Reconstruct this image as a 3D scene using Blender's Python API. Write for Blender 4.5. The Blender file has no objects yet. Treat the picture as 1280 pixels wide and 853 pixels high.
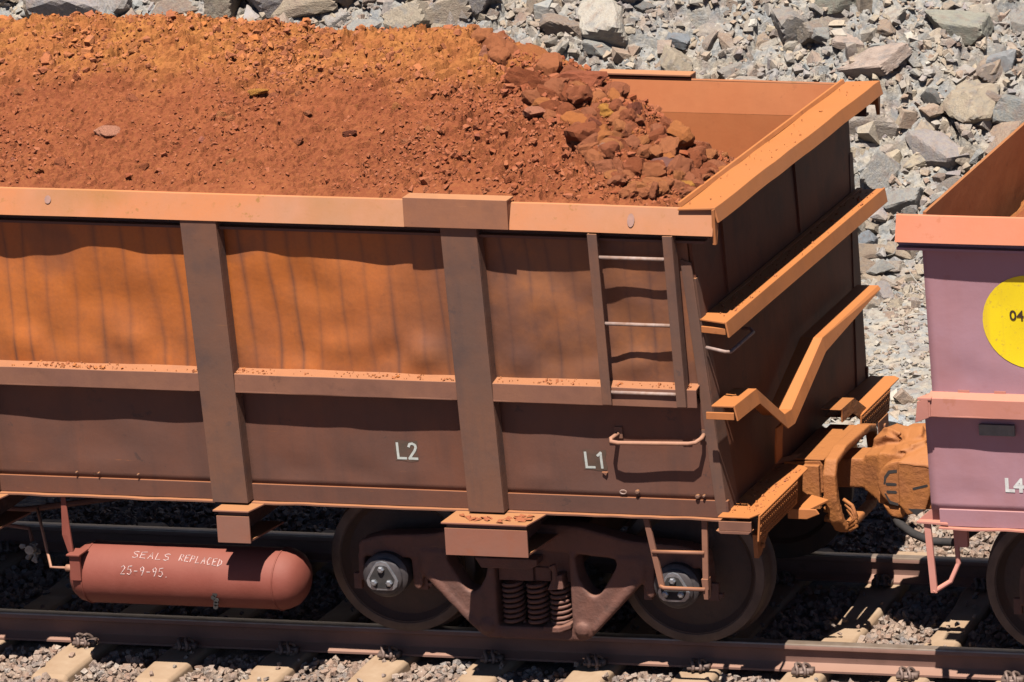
import bpy, bmesh, math, random
import numpy as np
from mathutils import Vector, Matrix, noise as mnoise

S = bpy.context.scene
COL = S.collection
PI = math.pi

# ------------------------------------------------------------------ camera
W_PX = 1280.0
cam_d = bpy.data.cameras.new('camera'); cam = bpy.data.objects.new('camera', cam_d); COL.objects.link(cam)
cam.location = (10.8029, -25.8498, 10.2349)
cam.rotation_euler = (PI/2 - 0.189811, 0.0, 0.104345)
cam_d.sensor_width = 36.0
cam_d.lens = 5597.0 / W_PX * 36.0
cam_d.shift_x = -1707.28 / W_PX          # the photograph is the left part of a wider level frame
cam_d.shift_y = -678.1 / W_PX
cam_d.clip_start = 0.5; cam_d.clip_end = 3000
S.camera = cam

# ------------------------------------------------------------------ light
SUN = Vector((0.19, -1.0, 2.18)).normalized()
elev = math.asin(SUN.z)
azim = math.atan2(SUN.x, SUN.y)
w = bpy.data.worlds.new('World'); S.world = w; w.use_nodes = True
nt = w.node_tree; bg = nt.nodes['Background']
sky = nt.nodes.new('ShaderNodeTexSky'); sky.sky_type = 'NISHITA'; sky.sun_disc = False
sky.sun_elevation = elev; sky.sun_rotation = azim; sky.air_density = 0.45; sky.dust_density = 0.0; sky.altitude = 600
nt.links.new(sky.outputs[0], bg.inputs[0]); bg.inputs[1].default_value = 0.05
sl = bpy.data.lights.new('sun', 'SUN'); sl.energy = 5.0; sl.angle = math.radians(0.5); sl.color = (1.0, 0.95, 0.87)
so = bpy.data.objects.new('sun', sl); COL.objects.link(so)
so.rotation_euler = SUN.to_track_quat('Z', 'Y').to_euler()
S.view_settings.view_transform = 'Standard'; S.view_settings.look = 'None'
S.view_settings.exposure = 1.57; S.view_settings.gamma = 1.0; S.view_settings.use_curve_mapping = False

R = random.Random(7)
NR = np.random.RandomState(11)

# ------------------------------------------------------------------ materials
K = 0.40     # the camera exposed for the dusty steel: base colours are this much below what the picture shows
def node(nt, t, **k):
    n = nt.nodes.new(t)
    for a, b in k.items(): setattr(n, a, b)
    return n

class Mat:
    """small node writer"""
    def __init__(s, name, rough=0.8, metal=0.0, spec=0.3):
        s.m = bpy.data.materials.new(name); s.m.use_nodes = True; s.nt = s.m.node_tree
        s.b = s.nt.nodes['Principled BSDF']
        s.b.inputs['Roughness'].default_value = rough; s.b.inputs['Metallic'].default_value = metal
        s.b.inputs['Specular IOR Level'].default_value = spec
        tc = node(s.nt, 'ShaderNodeTexCoord'); s.obj = tc.outputs['Object']
        s._bump = None
    def L(s, a, b): s.nt.links.new(a, b)
    def scale(s, sc, off=(0, 0, 0), src=None):
        n = node(s.nt, 'ShaderNodeMapping'); n.inputs['Scale'].default_value = sc; n.inputs['Location'].default_value = off
        s.L(src or s.obj, n.inputs['Vector']); return n.outputs[0]
    def noise(s, scale=1.0, detail=4, rough=0.55, vec=None, dist=0.0):
        n = node(s.nt, 'ShaderNodeTexNoise'); n.inputs['Scale'].default_value = scale
        n.inputs['Detail'].default_value = detail; n.inputs['Roughness'].default_value = rough; n.inputs['Distortion'].default_value = dist
        s.L(vec or s.obj, n.inputs['Vector']); return n.outputs[0]
    def voro(s, scale=1.0, vec=None, feat='F1', out='Distance'):
        n = node(s.nt, 'ShaderNodeTexVoronoi', feature=feat); n.inputs['Scale'].default_value = scale
        s.L(vec or s.obj, n.inputs['Vector']); return n.outputs[out]
    def remap(s, v, a, b, c=0.0, d=1.0):
        n = node(s.nt, 'ShaderNodeMapRange'); n.clamp = True
        for i, x in enumerate((a, b, c, d)): n.inputs[i+1].default_value = x
        s.L(v, n.inputs[0]); return n.outputs[0]
    def math(s, op, a, b=0.0):
        n = node(s.nt, 'ShaderNodeMath', operation=op)
        for i, x in enumerate((a, b)):
            if isinstance(x, (int, float)): n.inputs[i].default_value = x
            else: s.L(x, n.inputs[i])
        return n.outputs[0]
    def mix(s, f, a, b):
        n = node(s.nt, 'ShaderNodeMix', data_type='RGBA')
        for i, x in ((0, f), (6, a), (7, b)):
            if isinstance(x, (int, float)): n.inputs[i].default_value = x
            elif isinstance(x, tuple): n.inputs[i].default_value = (x[0]*K, x[1]*K, x[2]*K, 1)
            else: s.L(x, n.inputs[i])
        return n.outputs[2]
    def axis(s, i):
        n = node(s.nt, 'ShaderNodeSeparateXYZ'); s.L(s.obj, n.inputs[0]); return n.outputs[i]
    def up(s):
        g = node(s.nt, 'ShaderNodeNewGeometry'); n = node(s.nt, 'ShaderNodeSeparateXYZ'); s.L(g.outputs['Normal'], n.inputs[0]); return n.outputs[2]
    def attr(s, name):
        n = node(s.nt, 'ShaderNodeAttribute', attribute_name=name); return n
    def rnd(s): return node(s.nt, 'ShaderNodeObjectInfo').outputs['Random']
    def color(s, c):
        if isinstance(c, tuple): s.b.inputs['Base Color'].default_value = (c[0]*K, c[1]*K, c[2]*K, 1)
        else: s.L(c, s.b.inputs['Base Color'])
    def bump(s, h, strength=0.3, dist=0.01):
        n = node(s.nt, 'ShaderNodeBump'); n.inputs['Strength'].default_value = strength; n.inputs['Distance'].default_value = dist
        s.L(h, n.inputs['Height'])
        if s._bump: s.L(s._bump, n.inputs['Normal'])
        s._bump = n.outputs[0]; s.L(n.outputs[0], s.b.inputs['Normal'])

def steel(name, base, alt, dark, dust=(0.46, 0.19, 0.065), dustamt=0.75, patch=1.6, streak=0.35, darkamt=0.4, rough=0.72, spots=0.3, chips=0.6, cast=0.0):
    """weathered painted steel: patches, vertical streaks, spots, dust lying on upward faces"""
    m = Mat(name, rough)
    n1 = m.remap(m.noise(patch, 5, 0.6), 0.38, 0.64)
    c = m.mix(n1, base, alt)
    st = m.remap(m.noise(1.0, 4, 0.6, m.scale((9, 9, 0.7))), 0.5, 0.72, 0, streak)
    c = m.mix(st, c, dark)
    n2 = m.remap(m.noise(patch*2.3, 4, 0.5, m.scale((1, 1, 1), (3.3, 1.2, 7.1))), 0.54, 0.7, 0, darkamt)
    c = m.mix(n2, c, dark)
    sp = m.remap(m.noise(26, 3, 0.6), 0.62, 0.74, 0, spots)
    c = m.mix(sp, c, dark)
    chip = m.math('MULTIPLY', m.remap(m.noise(7, 8, 0.72), 0.60, 0.625), m.remap(m.noise(1.9, 2, 0.5), 0.45, 0.6, 0.0, chips))
    c = m.mix(chip, c, dark)
    scr = m.math('MULTIPLY', m.remap(m.noise(1.0, 6, 0.75, m.scale((2.2, 2.2, 34), (3, 1, 0))), 0.66, 0.69), chips*0.6)
    c = m.mix(scr, c, dust)
    fine = m.remap(m.noise(70, 3, 0.7), 0.3, 0.7, 0, 0.22)
    c = m.mix(fine, c, alt)
    d = m.math('MULTIPLY', m.remap(m.up(), 0.35, 0.9), m.remap(m.noise(5, 4, 0.6), 0.15, 0.5, 0.55*dustamt, dustamt))
    c = m.mix(d, c, dust)
    m.color(c)
    m.bump(m.noise(3.0, 3), 0.25, 0.02)
    if cast: m.bump(m.noise(26, 5, 0.65), cast, 0.012)
    m.bump(m.noise(60, 4, 0.65), 0.25, 0.002)
    return m.m

M = {}
def upper_panel():
    m = Mat('rusted_upper_panel', 0.58)
    x = m.axis(0)
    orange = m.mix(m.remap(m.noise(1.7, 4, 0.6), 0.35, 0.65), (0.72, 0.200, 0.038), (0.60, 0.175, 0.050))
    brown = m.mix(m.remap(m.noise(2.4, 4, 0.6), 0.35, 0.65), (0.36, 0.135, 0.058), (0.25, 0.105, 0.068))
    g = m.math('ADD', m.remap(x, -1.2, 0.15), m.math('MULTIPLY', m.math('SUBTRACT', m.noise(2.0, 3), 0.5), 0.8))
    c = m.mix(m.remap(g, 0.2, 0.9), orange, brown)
    # vertical scour lines where the plate rubs its inner ribs
    wob = m.math('ADD', m.math('MULTIPLY', x, 6.7), m.math('MULTIPLY', m.noise(1.6, 2, 0.5, m.scale((1, 1, 0.2))), 2.6))
    fr = m.math('ABSOLUTE', m.math('SUBTRACT', m.math('FRACT', wob, 0.0), 0.5))
    ln = m.remap(fr, 0.5, 0.27, 1.0, 0.0); ln = m.math('MULTIPLY', ln, ln)
    ln = m.math('MULTIPLY', ln, m.remap(m.noise(1.0, 3, 0.6, m.scale((3.1, 1, 0.5), (1, 0, 4))), 0.34, 0.60, 0.22, 0.85))
    s1 = m.math('MULTIPLY', ln, m.remap(m.noise(1.0, 2, 0.6, m.scale((4, 1, 2.2), (7, 0, 4))), 0.25, 0.55, 0.35, 1.0))
    s2 = m.remap(m.noise(1.0, 3, 0.6, m.scale((21, 1, 0.6), (5, 0, 0))), 0.5, 0.7, 0, 0.16)
    c = m.mix(s2, c, (0.27, 0.10, 0.05))
    c = m.mix(s1, c, (0.15, 0.070, 0.055))
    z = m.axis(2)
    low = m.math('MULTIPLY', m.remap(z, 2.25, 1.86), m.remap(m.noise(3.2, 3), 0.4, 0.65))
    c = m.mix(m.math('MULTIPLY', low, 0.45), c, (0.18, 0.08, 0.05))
    bl = m.remap(m.noise(1.25, 3, 0.5, m.scale((1, 1, 1), (2.7, 0, 0.9))), 0.57, 0.66, 0, 0.6)
    c = m.mix(m.remap(m.noise(2.6, 6, 0.65, m.scale((1, 1, 0.8), (9, 0, 4))), 0.50, 0.66, 0, 0.30), c, (0.72, 0.225, 0.045))
    c = m.mix(m.remap(m.noise(9, 8, 0.7, m.scale((1, 1, .6))), 0.58, 0.64, 0, 0.14), c, (0.2, 0.085, 0.05))
    c = m.mix(bl, c, (0.16, 0.075, 0.06))
    c = m.mix(m.remap(m.noise(55, 3, 0.7), 0.35, 0.7, 0, 0.18), c, (0.2, 0.09, 0.05))
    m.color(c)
    m.bump(ln, 0.15, -0.006)
    m.bump(m.noise(4, 3), 0.35, 0.02); m.bump(m.noise(55, 4, 0.65), 0.2, 0.002)
    return m.m
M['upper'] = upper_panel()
M['lower'] = steel('brown_lower_panel', (0.235, 0.085, 0.048), (0.175, 0.080, 0.058), (0.105, 0.056, 0.046), dust=(0.46, 0.16, 0.055), patch=0.9, streak=0.4, darkamt=0.45, spots=0.25, chips=0.9)
M['post'] = steel('grey_brown_post', (0.262, 0.116, 0.070), (0.197, 0.104, 0.075), (0.115, 0.074, 0.069), patch=2.0, streak=0.45, darkamt=0.5)
M['cap'] = steel('orange_top_rail', (0.684, 0.228, 0.075), (0.551, 0.256, 0.145), (0.399, 0.177, 0.040), dust=(0.665, 0.233, 0.066), dustamt=0.4, patch=0.7, streak=0.15, darkamt=0.55, spots=0.4, chips=0.9)
M['ledge'] = steel('dusty_ledge', (0.315, 0.134, 0.078), (0.244, 0.105, 0.070), (0.171, 0.075, 0.049), dust=(0.496, 0.196, 0.082), dustamt=0.9, patch=2.5, streak=0.2)
M['bracket'] = steel('dusty_rim_bracket', (0.44, 0.175, 0.085), (0.36, 0.15, 0.085), (0.24, 0.11, 0.07), dust=(0.60, 0.27, 0.12), dustamt=0.9, patch=3, streak=0.2)
M['end'] = steel('dark_end_plate', (0.239, 0.076, 0.034), (0.175, 0.059, 0.030), (0.082, 0.039, 0.030), patch=1.2, darkamt=0.6, streak=0.4)
M['endrail'] = steel('orange_end_beam', (0.597, 0.197, 0.052), (0.548, 0.197, 0.068), (0.393, 0.128, 0.034), dust=(0.619, 0.212, 0.052), dustamt=0.8, patch=1.5, streak=0.25, darkamt=0.6, spots=0.4, chips=0.9)
M['coup'] = steel('ore_caked_casting', (0.481, 0.168, 0.038), (0.407, 0.139, 0.043), (0.240, 0.076, 0.025), dust=(0.499, 0.181, 0.047), dustamt=0.8, patch=5, streak=0.1, darkamt=0.35, spots=0.3, cast=0.7)
M['inner'] = steel('scoured_inner_plate', (0.494, 0.139, 0.041), (0.536, 0.172, 0.058), (0.340, 0.101, 0.034), patch=1.3, streak=0.1, darkamt=0.2)
M['bogie'] = steel('bogie_casting', (0.222, 0.089, 0.061), (0.172, 0.079, 0.061), (0.090, 0.048, 0.037), dust=(0.364, 0.169, 0.112), dustamt=0.6, patch=4, darkamt=0.4, cast=0.5)
M['wheel'] = steel('wheel_steel', (0.121, 0.066, 0.050), (0.094, 0.061, 0.050), (0.044, 0.033, 0.031), dust=(0.198, 0.099, 0.066), dustamt=0.4, patch=5, darkamt=0.3, cast=0.35)
M['tank'] = steel('red_oxide_reservoir', (0.271, 0.059, 0.037), (0.298, 0.075, 0.050), (0.180, 0.033, 0.015), dust=(0.323, 0.096, 0.062), dustamt=0.5, patch=2.5, streak=0.1, darkamt=0.3, spots=0.15, cast=0.08)
M['box'] = steel('outrigger_plate', (0.36, 0.135, 0.085), (0.33, 0.145, 0.10), (0.40, 0.105, 0.035), dust=(0.54, 0.235, 0.09), dustamt=0.9, patch=3, streak=0.05, darkamt=0.35)
M['pink'] = steel('faded_mauve_panel', (0.556, 0.307, 0.370), (0.573, 0.290, 0.326), (0.524, 0.227, 0.228), dust=(0.609, 0.316, 0.260), dustamt=0.7, patch=1.0, streak=0.25, darkamt=0.45, spots=0.1, chips=0.5)
M['pinkrail'] = steel('salmon_rail', (0.678, 0.257, 0.177), (0.657, 0.275, 0.222), (0.565, 0.209, 0.124), dust=(0.698, 0.275, 0.169), dustamt=0.6, patch=1.0, streak=0.08, darkamt=0.3, spots=0.08)
M['pinktop'] = steel('orange_pink_rim', (0.736, 0.232, 0.111), (0.714, 0.251, 0.146), (0.580, 0.176, 0.077), dust=(0.736, 0.251, 0.115), dustamt=0.4, patch=1.0, streak=0.08, darkamt=0.25, spots=0.08)
M['railsteel'] = steel('rail_steel', (0.34, 0.175, 0.13), (0.28, 0.145, 0.11), (0.16, 0.085, 0.06), dust=(0.42, 0.23, 0.16), dustamt=0.7, patch=2, streak=0.05, darkamt=0.3)

def simple(name, c, c2, sc, rough=0.85, metal=0.0, bump=0.3):
    m = Mat(name, rough, metal); m.color(m.mix(m.remap(m.noise(sc, 4, 0.6), 0.35, 0.65), c, c2))
    m.bump(m.noise(sc*4, 4, 0.6), bump, 0.003); return m.m
M['railtop'] = simple('worn_rail_head', (0.55, 0.42, 0.33), (0.42, 0.30, 0.22), 8, 0.38, 0.6, 0.05)
M['concrete'] = simple('sleeper_concrete', (0.50, 0.345, 0.225), (0.42, 0.27, 0.165), 6, 0.9)
M['clip'] = simple('clip_steel', (0.20, 0.13, 0.11), (0.32, 0.22, 0.18), 30, 0.6, 0.3)
M['chrome'] = simple('bearing_cap_steel', (0.62, 0.63, 0.67), (0.42, 0.42, 0.45), 25, 0.34, 0.75, 0.1)
M['black'] = simple('black_rubber_and_slot_shade', (0.03, 0.026, 0.026), (0.05, 0.04, 0.038), 20, 0.9)
M['spot'] = simple('bluish_paint_spot', (0.50, 0.27, 0.21), (0.38, 0.22, 0.19), 30, 0.8, 0, 0.05)
M['rim'] = simple('wheel_rim_face', (0.20, 0.14, 0.115), (0.13, 0.09, 0.075), 9, 0.5, 0.3, 0.1)
M['bearing'] = simple('bearing_cup', (0.07, 0.06, 0.065), (0.12, 0.10, 0.10), 20, 0.5, 0.3)
M['rod'] = simple('worn_rung_steel', (0.47, 0.34, 0.30), (0.36, 0.21, 0.15), 20, 0.65, 0.0)
M['rodorange'] = simple('dusty_rod', (0.52, 0.26, 0.16), (0.46, 0.22, 0.14), 20, 0.7)
M['white'] = simple('white_paint', (1.040, 1.040, 1.014), (0.806, 0.780, 0.754), 40, 0.7, 0, 0.05)
M['pale'] = simple('faded_white_paint', (0.744, 0.768, 0.720), (0.600, 0.624, 0.576), 40, 0.7, 0, 0.05)
M['stencil'] = simple('dark_stencil_patch', (0.11, 0.075, 0.052), (0.17, 0.085, 0.058), 18, 0.8, 0, 0.05)
M['yellow'] = simple('yellow_disc_paint', (1.188, 0.876, 0.012), (1.125, 0.792, 0.012), 3, 0.5, 0, 0.03)
def disc_mat():
    m = Mat('yellow_disc_paint', 0.6)
    c = m.mix(m.remap(m.noise(4, 4, 0.6), 0.35, 0.7, 0, 0.5), (1.25, 0.93, 0.012), (1.10, 0.78, 0.02))
    c = m.mix(m.remap(m.noise(1.0, 4, 0.6, m.scale((14, 14, 1.0))), 0.5, 0.75, 0, 0.35), c, (0.75, 0.42, 0.08))
    c = m.mix(m.remap(m.noise(40, 5, 0.7), 0.58, 0.68, 0, 0.5), c, (0.62, 0.33, 0.10))
    m.color(c); m.bump(m.noise(40, 3), 0.1, 0.002); return m.m
M['yellow'] = disc_mat()
M['ink'] = simple('black_lettering', (0.06, 0.03, 0.02), (0.10, 0.05, 0.02), 30, 0.7, 0, 0.03)
M['plate'] = simple('grey_data_plate', (0.20, 0.20, 0.19), (0.27, 0.26, 0.24), 20, 0.6)
M['chalk'] = simple('white_marker', (0.95, 0.72, 0.68), (0.66, 0.40, 0.36), 45, 0.85, 0, 0.05)
M['twig'] = simple('dry_twig', (0.72, 0.68, 0.62), (0.6, 0.55, 0.48), 20, 0.9)
M['valve'] = simple('pale_cast_valve', (0.50, 0.46, 0.40), (0.25, 0.22, 0.19), 30, 0.7)

def ore_mat(name, tonesrc):
    m = Mat(name, 0.95, 0, 0.12)
    if tonesrc == 'heap':
        y = m.axis(1)
        g = m.math('ADD', y, m.math('MULTIPLY', m.math('SUBTRACT', m.noise(2.2, 4), 0.5), 0.9))
        band = m.remap(g, -0.50, -0.10)
        red = m.mix(m.remap(m.noise(3.5, 5, 0.65), 0.35, 0.65), (0.345, 0.100, 0.040), (0.275, 0.074, 0.031))
        yel = m.mix(m.remap(m.noise(4.5, 5, 0.65), 0.35, 0.62), (0.52, 0.205, 0.058), (0.40, 0.130, 0.043))
        c = m.mix(band, red, yel)
        c = m.mix(m.remap(m.noise(45, 4, 0.7), 0.45, 0.75, 0, 0.45), c, (0.50, 0.19, 0.06))
    else:
        if tonesrc == 'attr': t = m.attr('tone').outputs['Fac']
        else: t = m.rnd()
        r = node(m.nt, 'ShaderNodeValToRGB'); m.L(t, r.inputs[0]); e = r.color_ramp.elements
        e[0].position = 0; e[0].color = (0.34*K, 0.088*K, 0.036*K, 1); e[1].position = 1; e[1].color = (0.66*K, 0.215*K, 0.058*K, 1)
        for p, cc in ((0.25, (0.43, 0.125, 0.058)), (0.5, (0.47, 0.16, 0.080)), (0.72, (0.56, 0.190, 0.080)), (0.88, (0.60, 0.225, 0.085))):
            k = e.new(p); k.color = (cc[0]*K, cc[1]*K, cc[2]*K, 1)
        c = m.mix(m.remap(m.noise(14, 4, 0.65), 0.42, 0.68, 0, 0.55), r.outputs[0], (0.50, 0.175, 0.070))
        c = m.mix(m.remap(m.noise(9, 3, 0.6, m.scale((1, 1, 1), (9, 4, 2))), 0.62, 0.72, 0, 0.5), c, (0.30, 0.115, 0.095))
    m.color(c); m.bump(m.noise(30, 5, 0.7), 0.7, 0.012); m.bump(m.noise(120, 3, 0.7), 0.5, 0.004)
    return m.m
M['oreheap'] = ore_mat('ore_fines', 'heap'); M['oreattr'] = ore_mat('ore_small_lumps', 'attr'); M['orernd'] = ore_mat('ore_lump', 'rnd')

def set_mat(o, m):
    o.material_slots[0].link = 'OBJECT'; o.material_slots[0].material = m
_fixed = {}
def fixed_mat(kind, c):
    if (kind, c) in _fixed: return _fixed[(kind, c)]
    if kind == 'ore':
        m = Mat('ore_toned', 0.95, 0, 0.12)
        q = m.mix(m.remap(m.noise(16, 5, 0.65), 0.4, 0.68, 0, 0.6), c, tuple(x*1.35 for x in c))
        q = m.mix(m.remap(m.noise(11, 4, 0.6, m.scale((1, 1, 1), (9, 4, 2))), 0.55, 0.7, 0, 0.5), q, tuple(x*.6 for x in c))
        m.color(q); m.bump(m.noise(30, 5, 0.7), 0.7, 0.012); m.bump(m.noise(120, 3, 0.7), 0.5, 0.004); r = m.m
    else: r = rock_mat('rock_toned', 'noise', [tuple(x*.8 for x in c), c, tuple(x*1.15 for x in c)], tuple(x*1.25 for x in c), 8, 0.4)
    _fixed[(kind, c)] = r; return r
def rock_mat(name, src, cols, dust, noise_sc=8, dustamt=0.5):
    m = Mat(name, 0.9, 0, 0.3)
    t = m.attr('tone').outputs['Fac'] if src == 'attr' else (m.rnd() if src == 'rnd' else m.remap(m.noise(2.4, 5, 0.65), 0.25, 0.75))
    r = node(m.nt, 'ShaderNodeValToRGB'); m.L(t, r.inputs[0]); e = r.color_ramp.elements
    n = len(cols); cols = [tuple(q*K for q in c_) for c_ in cols]
    e[0].color = (*cols[0], 1); e[1].position = 1; e[1].color = (*cols[-1], 1)
    for i in range(1, n-1):
        k = e.new(i/(n-1)); k.color = (*cols[i], 1)
    c = m.mix(m.remap(m.noise(noise_sc, 5, 0.7), 0.42, 0.66, 0, dustamt), r.outputs[0], dust)
    c = m.mix(m.remap(m.noise(noise_sc*0.35, 4, 0.6, m.scale((1, 1, 1), (2, 5, 3))), 0.5, 0.66, 0, 0.5), c, (0.33, 0.215, 0.17))
    c = m.mix(m.remap(m.noise(noise_sc*0.3, 4, 0.6, m.scale((1, 1, 1), (12, 3, 3))), 0.52, 0.66, 0, 0.45), c, (0.22, 0.235, 0.26))
    c = m.mix(m.remap(m.noise(noise_sc*1.7, 4, 0.7, m.scale((1, 1, 1), (4, 8, 1))), 0.55, 0.72, 0, 0.55), c, tuple(x*0.55/K for x in cols[0]))
    c = m.mix(m.remap(m.noise(90, 2, 0.7), 0.60, 0.75, 0, 0.7), c, (0.78, 0.72, 0.62))
    m.color(c); m.bump(m.noise(noise_sc*2, 5, 0.7), 0.6, 0.03); m.bump(m.noise(80, 4, 0.7), 0.6, 0.006)
    return m.m
ROCKC = [(0.26, 0.28, 0.29), (0.42, 0.34, 0.26), (0.50, 0.40, 0.29), (0.40, 0.26, 0.19), (0.36, 0.365, 0.36), (0.31, 0.21, 0.165), (0.58, 0.47, 0.36), (0.33, 0.29, 0.31), (0.66, 0.60, 0.52), (0.24, 0.19, 0.16)]
M['rock'] = rock_mat('cutting_rock', 'rnd', ROCKC, (0.56, 0.46, 0.34))
M['rocksmall'] = rock_mat('cutting_rubble', 'attr', ROCKC, (0.62, 0.51, 0.38))
M['slope'] = rock_mat('cutting_earth', 'noise', [(0.30, 0.30, 0.30), (0.48, 0.41, 0.33), (0.33, 0.34, 0.35), (0.52, 0.44, 0.35), (0.40, 0.30, 0.24)], (0.58, 0.50, 0.40), 14)
BALC = [(0.44, 0.27, 0.19), (0.38, 0.28, 0.23), (0.52, 0.38, 0.29), (0.36, 0.21, 0.15), (0.56, 0.46, 0.38), (0.30, 0.255, 0.24)]
M['ballast'] = rock_mat('ballast_stone', 'attr', BALC, (0.46, 0.31, 0.22), 12)
M['bed'] = rock_mat('ballast_bed', 'noise', [(0.30, 0.19, 0.14), (0.36, 0.25, 0.19), (0.40, 0.29, 0.22)], (0.38, 0.25, 0.18), 20)
M['earth'] = rock_mat('red_earth', 'noise', [(0.20, 0.085, 0.045), (0.25, 0.11, 0.055), (0.22, 0.09, 0.05)], (0.27, 0.12, 0.06), 1.5)

# ------------------------------------------------------------------ mesh helpers
class MB:
    def __init__(s): s.v = []; s.f = []
    def add(s, vs, fs):
        o = len(s.v); s.v += [tuple(p) for p in vs]; s.f += [tuple(i+o for i in f) for f in fs]; return s
    def box(s, x0, x1, y0, y1, z0, z1):
        return s.hexa([(x0, y0, z0), (x1, y0, z0), (x1, y1, z0), (x0, y1, z0), (x0, y0, z1), (x1, y0, z1), (x1, y1, z1), (x0, y1, z1)])
    def hexa(s, v): return s.add(v, [(0, 3, 2, 1), (4, 5, 6, 7), (0, 1, 5, 4), (1, 2, 6, 5), (2, 3, 7, 6), (3, 0, 4, 7)])
    def prism(s, poly, d0, d1, ax='y'):
        """poly: 2D points, extruded along ax from d0 to d1"""
        n = len(poly)
        def P(p, d):
            return {'y': (p[0], d, p[1]), 'x': (d, p[0], p[1]), 'z': (p[0], p[1], d)}[ax]
        vs = [P(p, d0) for p in poly] + [P(p, d1) for p in poly]
        fs = [tuple(range(n)), tuple(range(2*n-1, n-1, -1))] + [(i, n+i, n+(i+1) % n, (i+1) % n) for i in range(n)]
        return s.add(vs, fs)
    def sweep(s, prof, path):
        """prof(i,p)->list of 3D points for each station"""
        n = len(prof(0, path[0])); vs = []
        for i, p in enumerate(path): vs += prof(i, p)
        fs = []
        for i in range(len(path)-1):
            for j in range(n): fs.append((i*n+j, i*n+(j+1) % n, (i+1)*n+(j+1) % n, (i+1)*n+j))
        fs.append(tuple(range(n-1, -1, -1))); fs.append(tuple((len(path)-1)*n+j for j in range(n)))
        return s.add(vs, fs)
    def tube(s, pts, r, n=8, closed=False):
        pts = [Vector(p) for p in pts]; rr = r if hasattr(r, '__len__') else [r]*len(pts)
        vs = []; up = None; m = len(pts)
        for i, p in enumerate(pts):
            a = pts[(i-1) % m] if (closed or i > 0) else p; b = pts[(i+1) % m] if (closed or i < m-1) else p
            t = (b-a).normalized()
            if up is None: up = t.orthogonal().normalized()
            up = (up - t*up.dot(t))
            up = up.normalized() if up.length > 1e-6 else t.orthogonal().normalized()
            q = t.cross(up)
            for k in range(n):
                an = 2*PI*k/n; vs.append(tuple(p + (up*math.cos(an)+q*math.sin(an))*rr[i]))
        fs = []
        for i in range(m if closed else m-1):
            j = (i+1) % m
            for k in range(n): fs.append((i*n+k, i*n+(k+1) % n, j*n+(k+1) % n, j*n+k))
        if not closed: fs += [tuple(range(n-1, -1, -1)), tuple((m-1)*n+k for k in range(n))]
        return s.add(vs, fs)
    def lathe(s, prof, c, ax='y', n=32, ring=False):
        """prof: (radius, offset along axis)"""
        vs = []; m = len(prof)
        for r, d in prof:
            for k in range(n):
                a = 2*PI*k/n; u, w_ = r*math.cos(a), r*math.sin(a)
                vs.append({'y': (c[0]+u, c[1]+d, c[2]+w_), 'x': (c[0]+d, c[1]+u, c[2]+w_), 'z': (c[0]+u, c[1]+w_, c[2]+d)}[ax])
        fs = [(i*n+k, i*n+(k+1) % n, (i+1)*n+(k+1) % n, (i+1)*n+k) for i in range(m-1) for k in range(n)]
        if ring: fs += [((m-1)*n+k, (m-1)*n+(k+1) % n, (k+1) % n, k) for k in range(n)]
        else: fs += [tuple(range(n-1, -1, -1)), tuple((m-1)*n+k for k in range(n))]
        return s.add(vs, fs)
    def hull(s, pts):
        bm = bmesh.new()
        for p in pts: bm.verts.new(p)
        bmesh.ops.convex_hull(bm, input=bm.verts)
        for v in [v for v in bm.verts if not v.link_faces]: bm.verts.remove(v)
        bm.verts.index_update()
        s.add([tuple(v.co) for v in bm.verts], [tuple(v.index for v in f.verts) for f in bm.faces]); bm.free(); return s
    def grid(s, f, nu, nv):
        vs = [f(i/nu, j/nv) for j in range(nv+1) for i in range(nu+1)]
        fs = [(j*(nu+1)+i, j*(nu+1)+i+1, (j+1)*(nu+1)+i+1, (j+1)*(nu+1)+i) for j in range(nv) for i in range(nu)]
        return s.add(vs, fs)
    def mirror_y(s):
        o = MB(); o.v = [(x, -y, z) for x, y, z in s.v]; o.f = [tuple(reversed(f)) for f in s.f]; return o
    def build(s, name, mat, parent=None, bevel=0.0, smooth=False, sx=1, label=None):
        me = bpy.data.meshes.new(name)
        me.from_pydata([(sx*x, y, z) for x, y, z in s.v], [], s.f)
        bm = bmesh.new(); bm.from_mesh(me); bmesh.ops.recalc_face_normals(bm, faces=bm.faces); bm.to_mesh(me); bm.free()
        me.materials.append(mat if not isinstance(mat, str) else M[mat])
        if smooth: me.polygons.foreach_set('use_smooth', [True]*len(me.polygons))
        o = bpy.data.objects.new(name, me); COL.objects.link(o)
        if parent: o.parent = parent
        if bevel:
            b = o.modifiers.new('bevel', 'BEVEL'); b.width = bevel; b.segments = 2; b.limit_method = 'ANGLE'; b.angle_limit = math.radians(35)
        if smooth == 'auto':
            me.set_sharp_from_angle(angle=math.radians(40))
        if label: o['label'] = label
        return o

def round_poly(p, r=0.03, n=4):
    out = []; m = len(p)
    for i in range(m):
        a, b, c = Vector(p[i-1]), Vector(p[i]), Vector(p[(i+1) % m])
        d1 = min(r, (a-b).length*.45); d2 = min(r, (c-b).length*.45)
        s_ = b+(a-b).normalized()*d1; e_ = b+(c-b).normalized()*d2
        for k in range(n+1):
            t = k/n; q = s_*(1-t)**2+b*2*t*(1-t)+e_*t*t; out.append((q.x, q.y))
    return out
def cast(o, voxel=0.012, it=4):
    for m in list(o.modifiers): o.modifiers.remove(m)
    r = o.modifiers.new('remesh', 'REMESH'); r.mode = 'VOXEL'; r.voxel_size = voxel; r.use_smooth_shade = True
    k = o.modifiers.new('smooth', 'SMOOTH'); k.factor = 0.5; k.iterations = it
    return o
def tag(o, label=None, cat=None, group=None, kind=None):
    if label: o['label'] = label
    if cat: o['category'] = cat
    if group: o['group'] = group
    if kind: o['kind'] = kind
    return o
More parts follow.
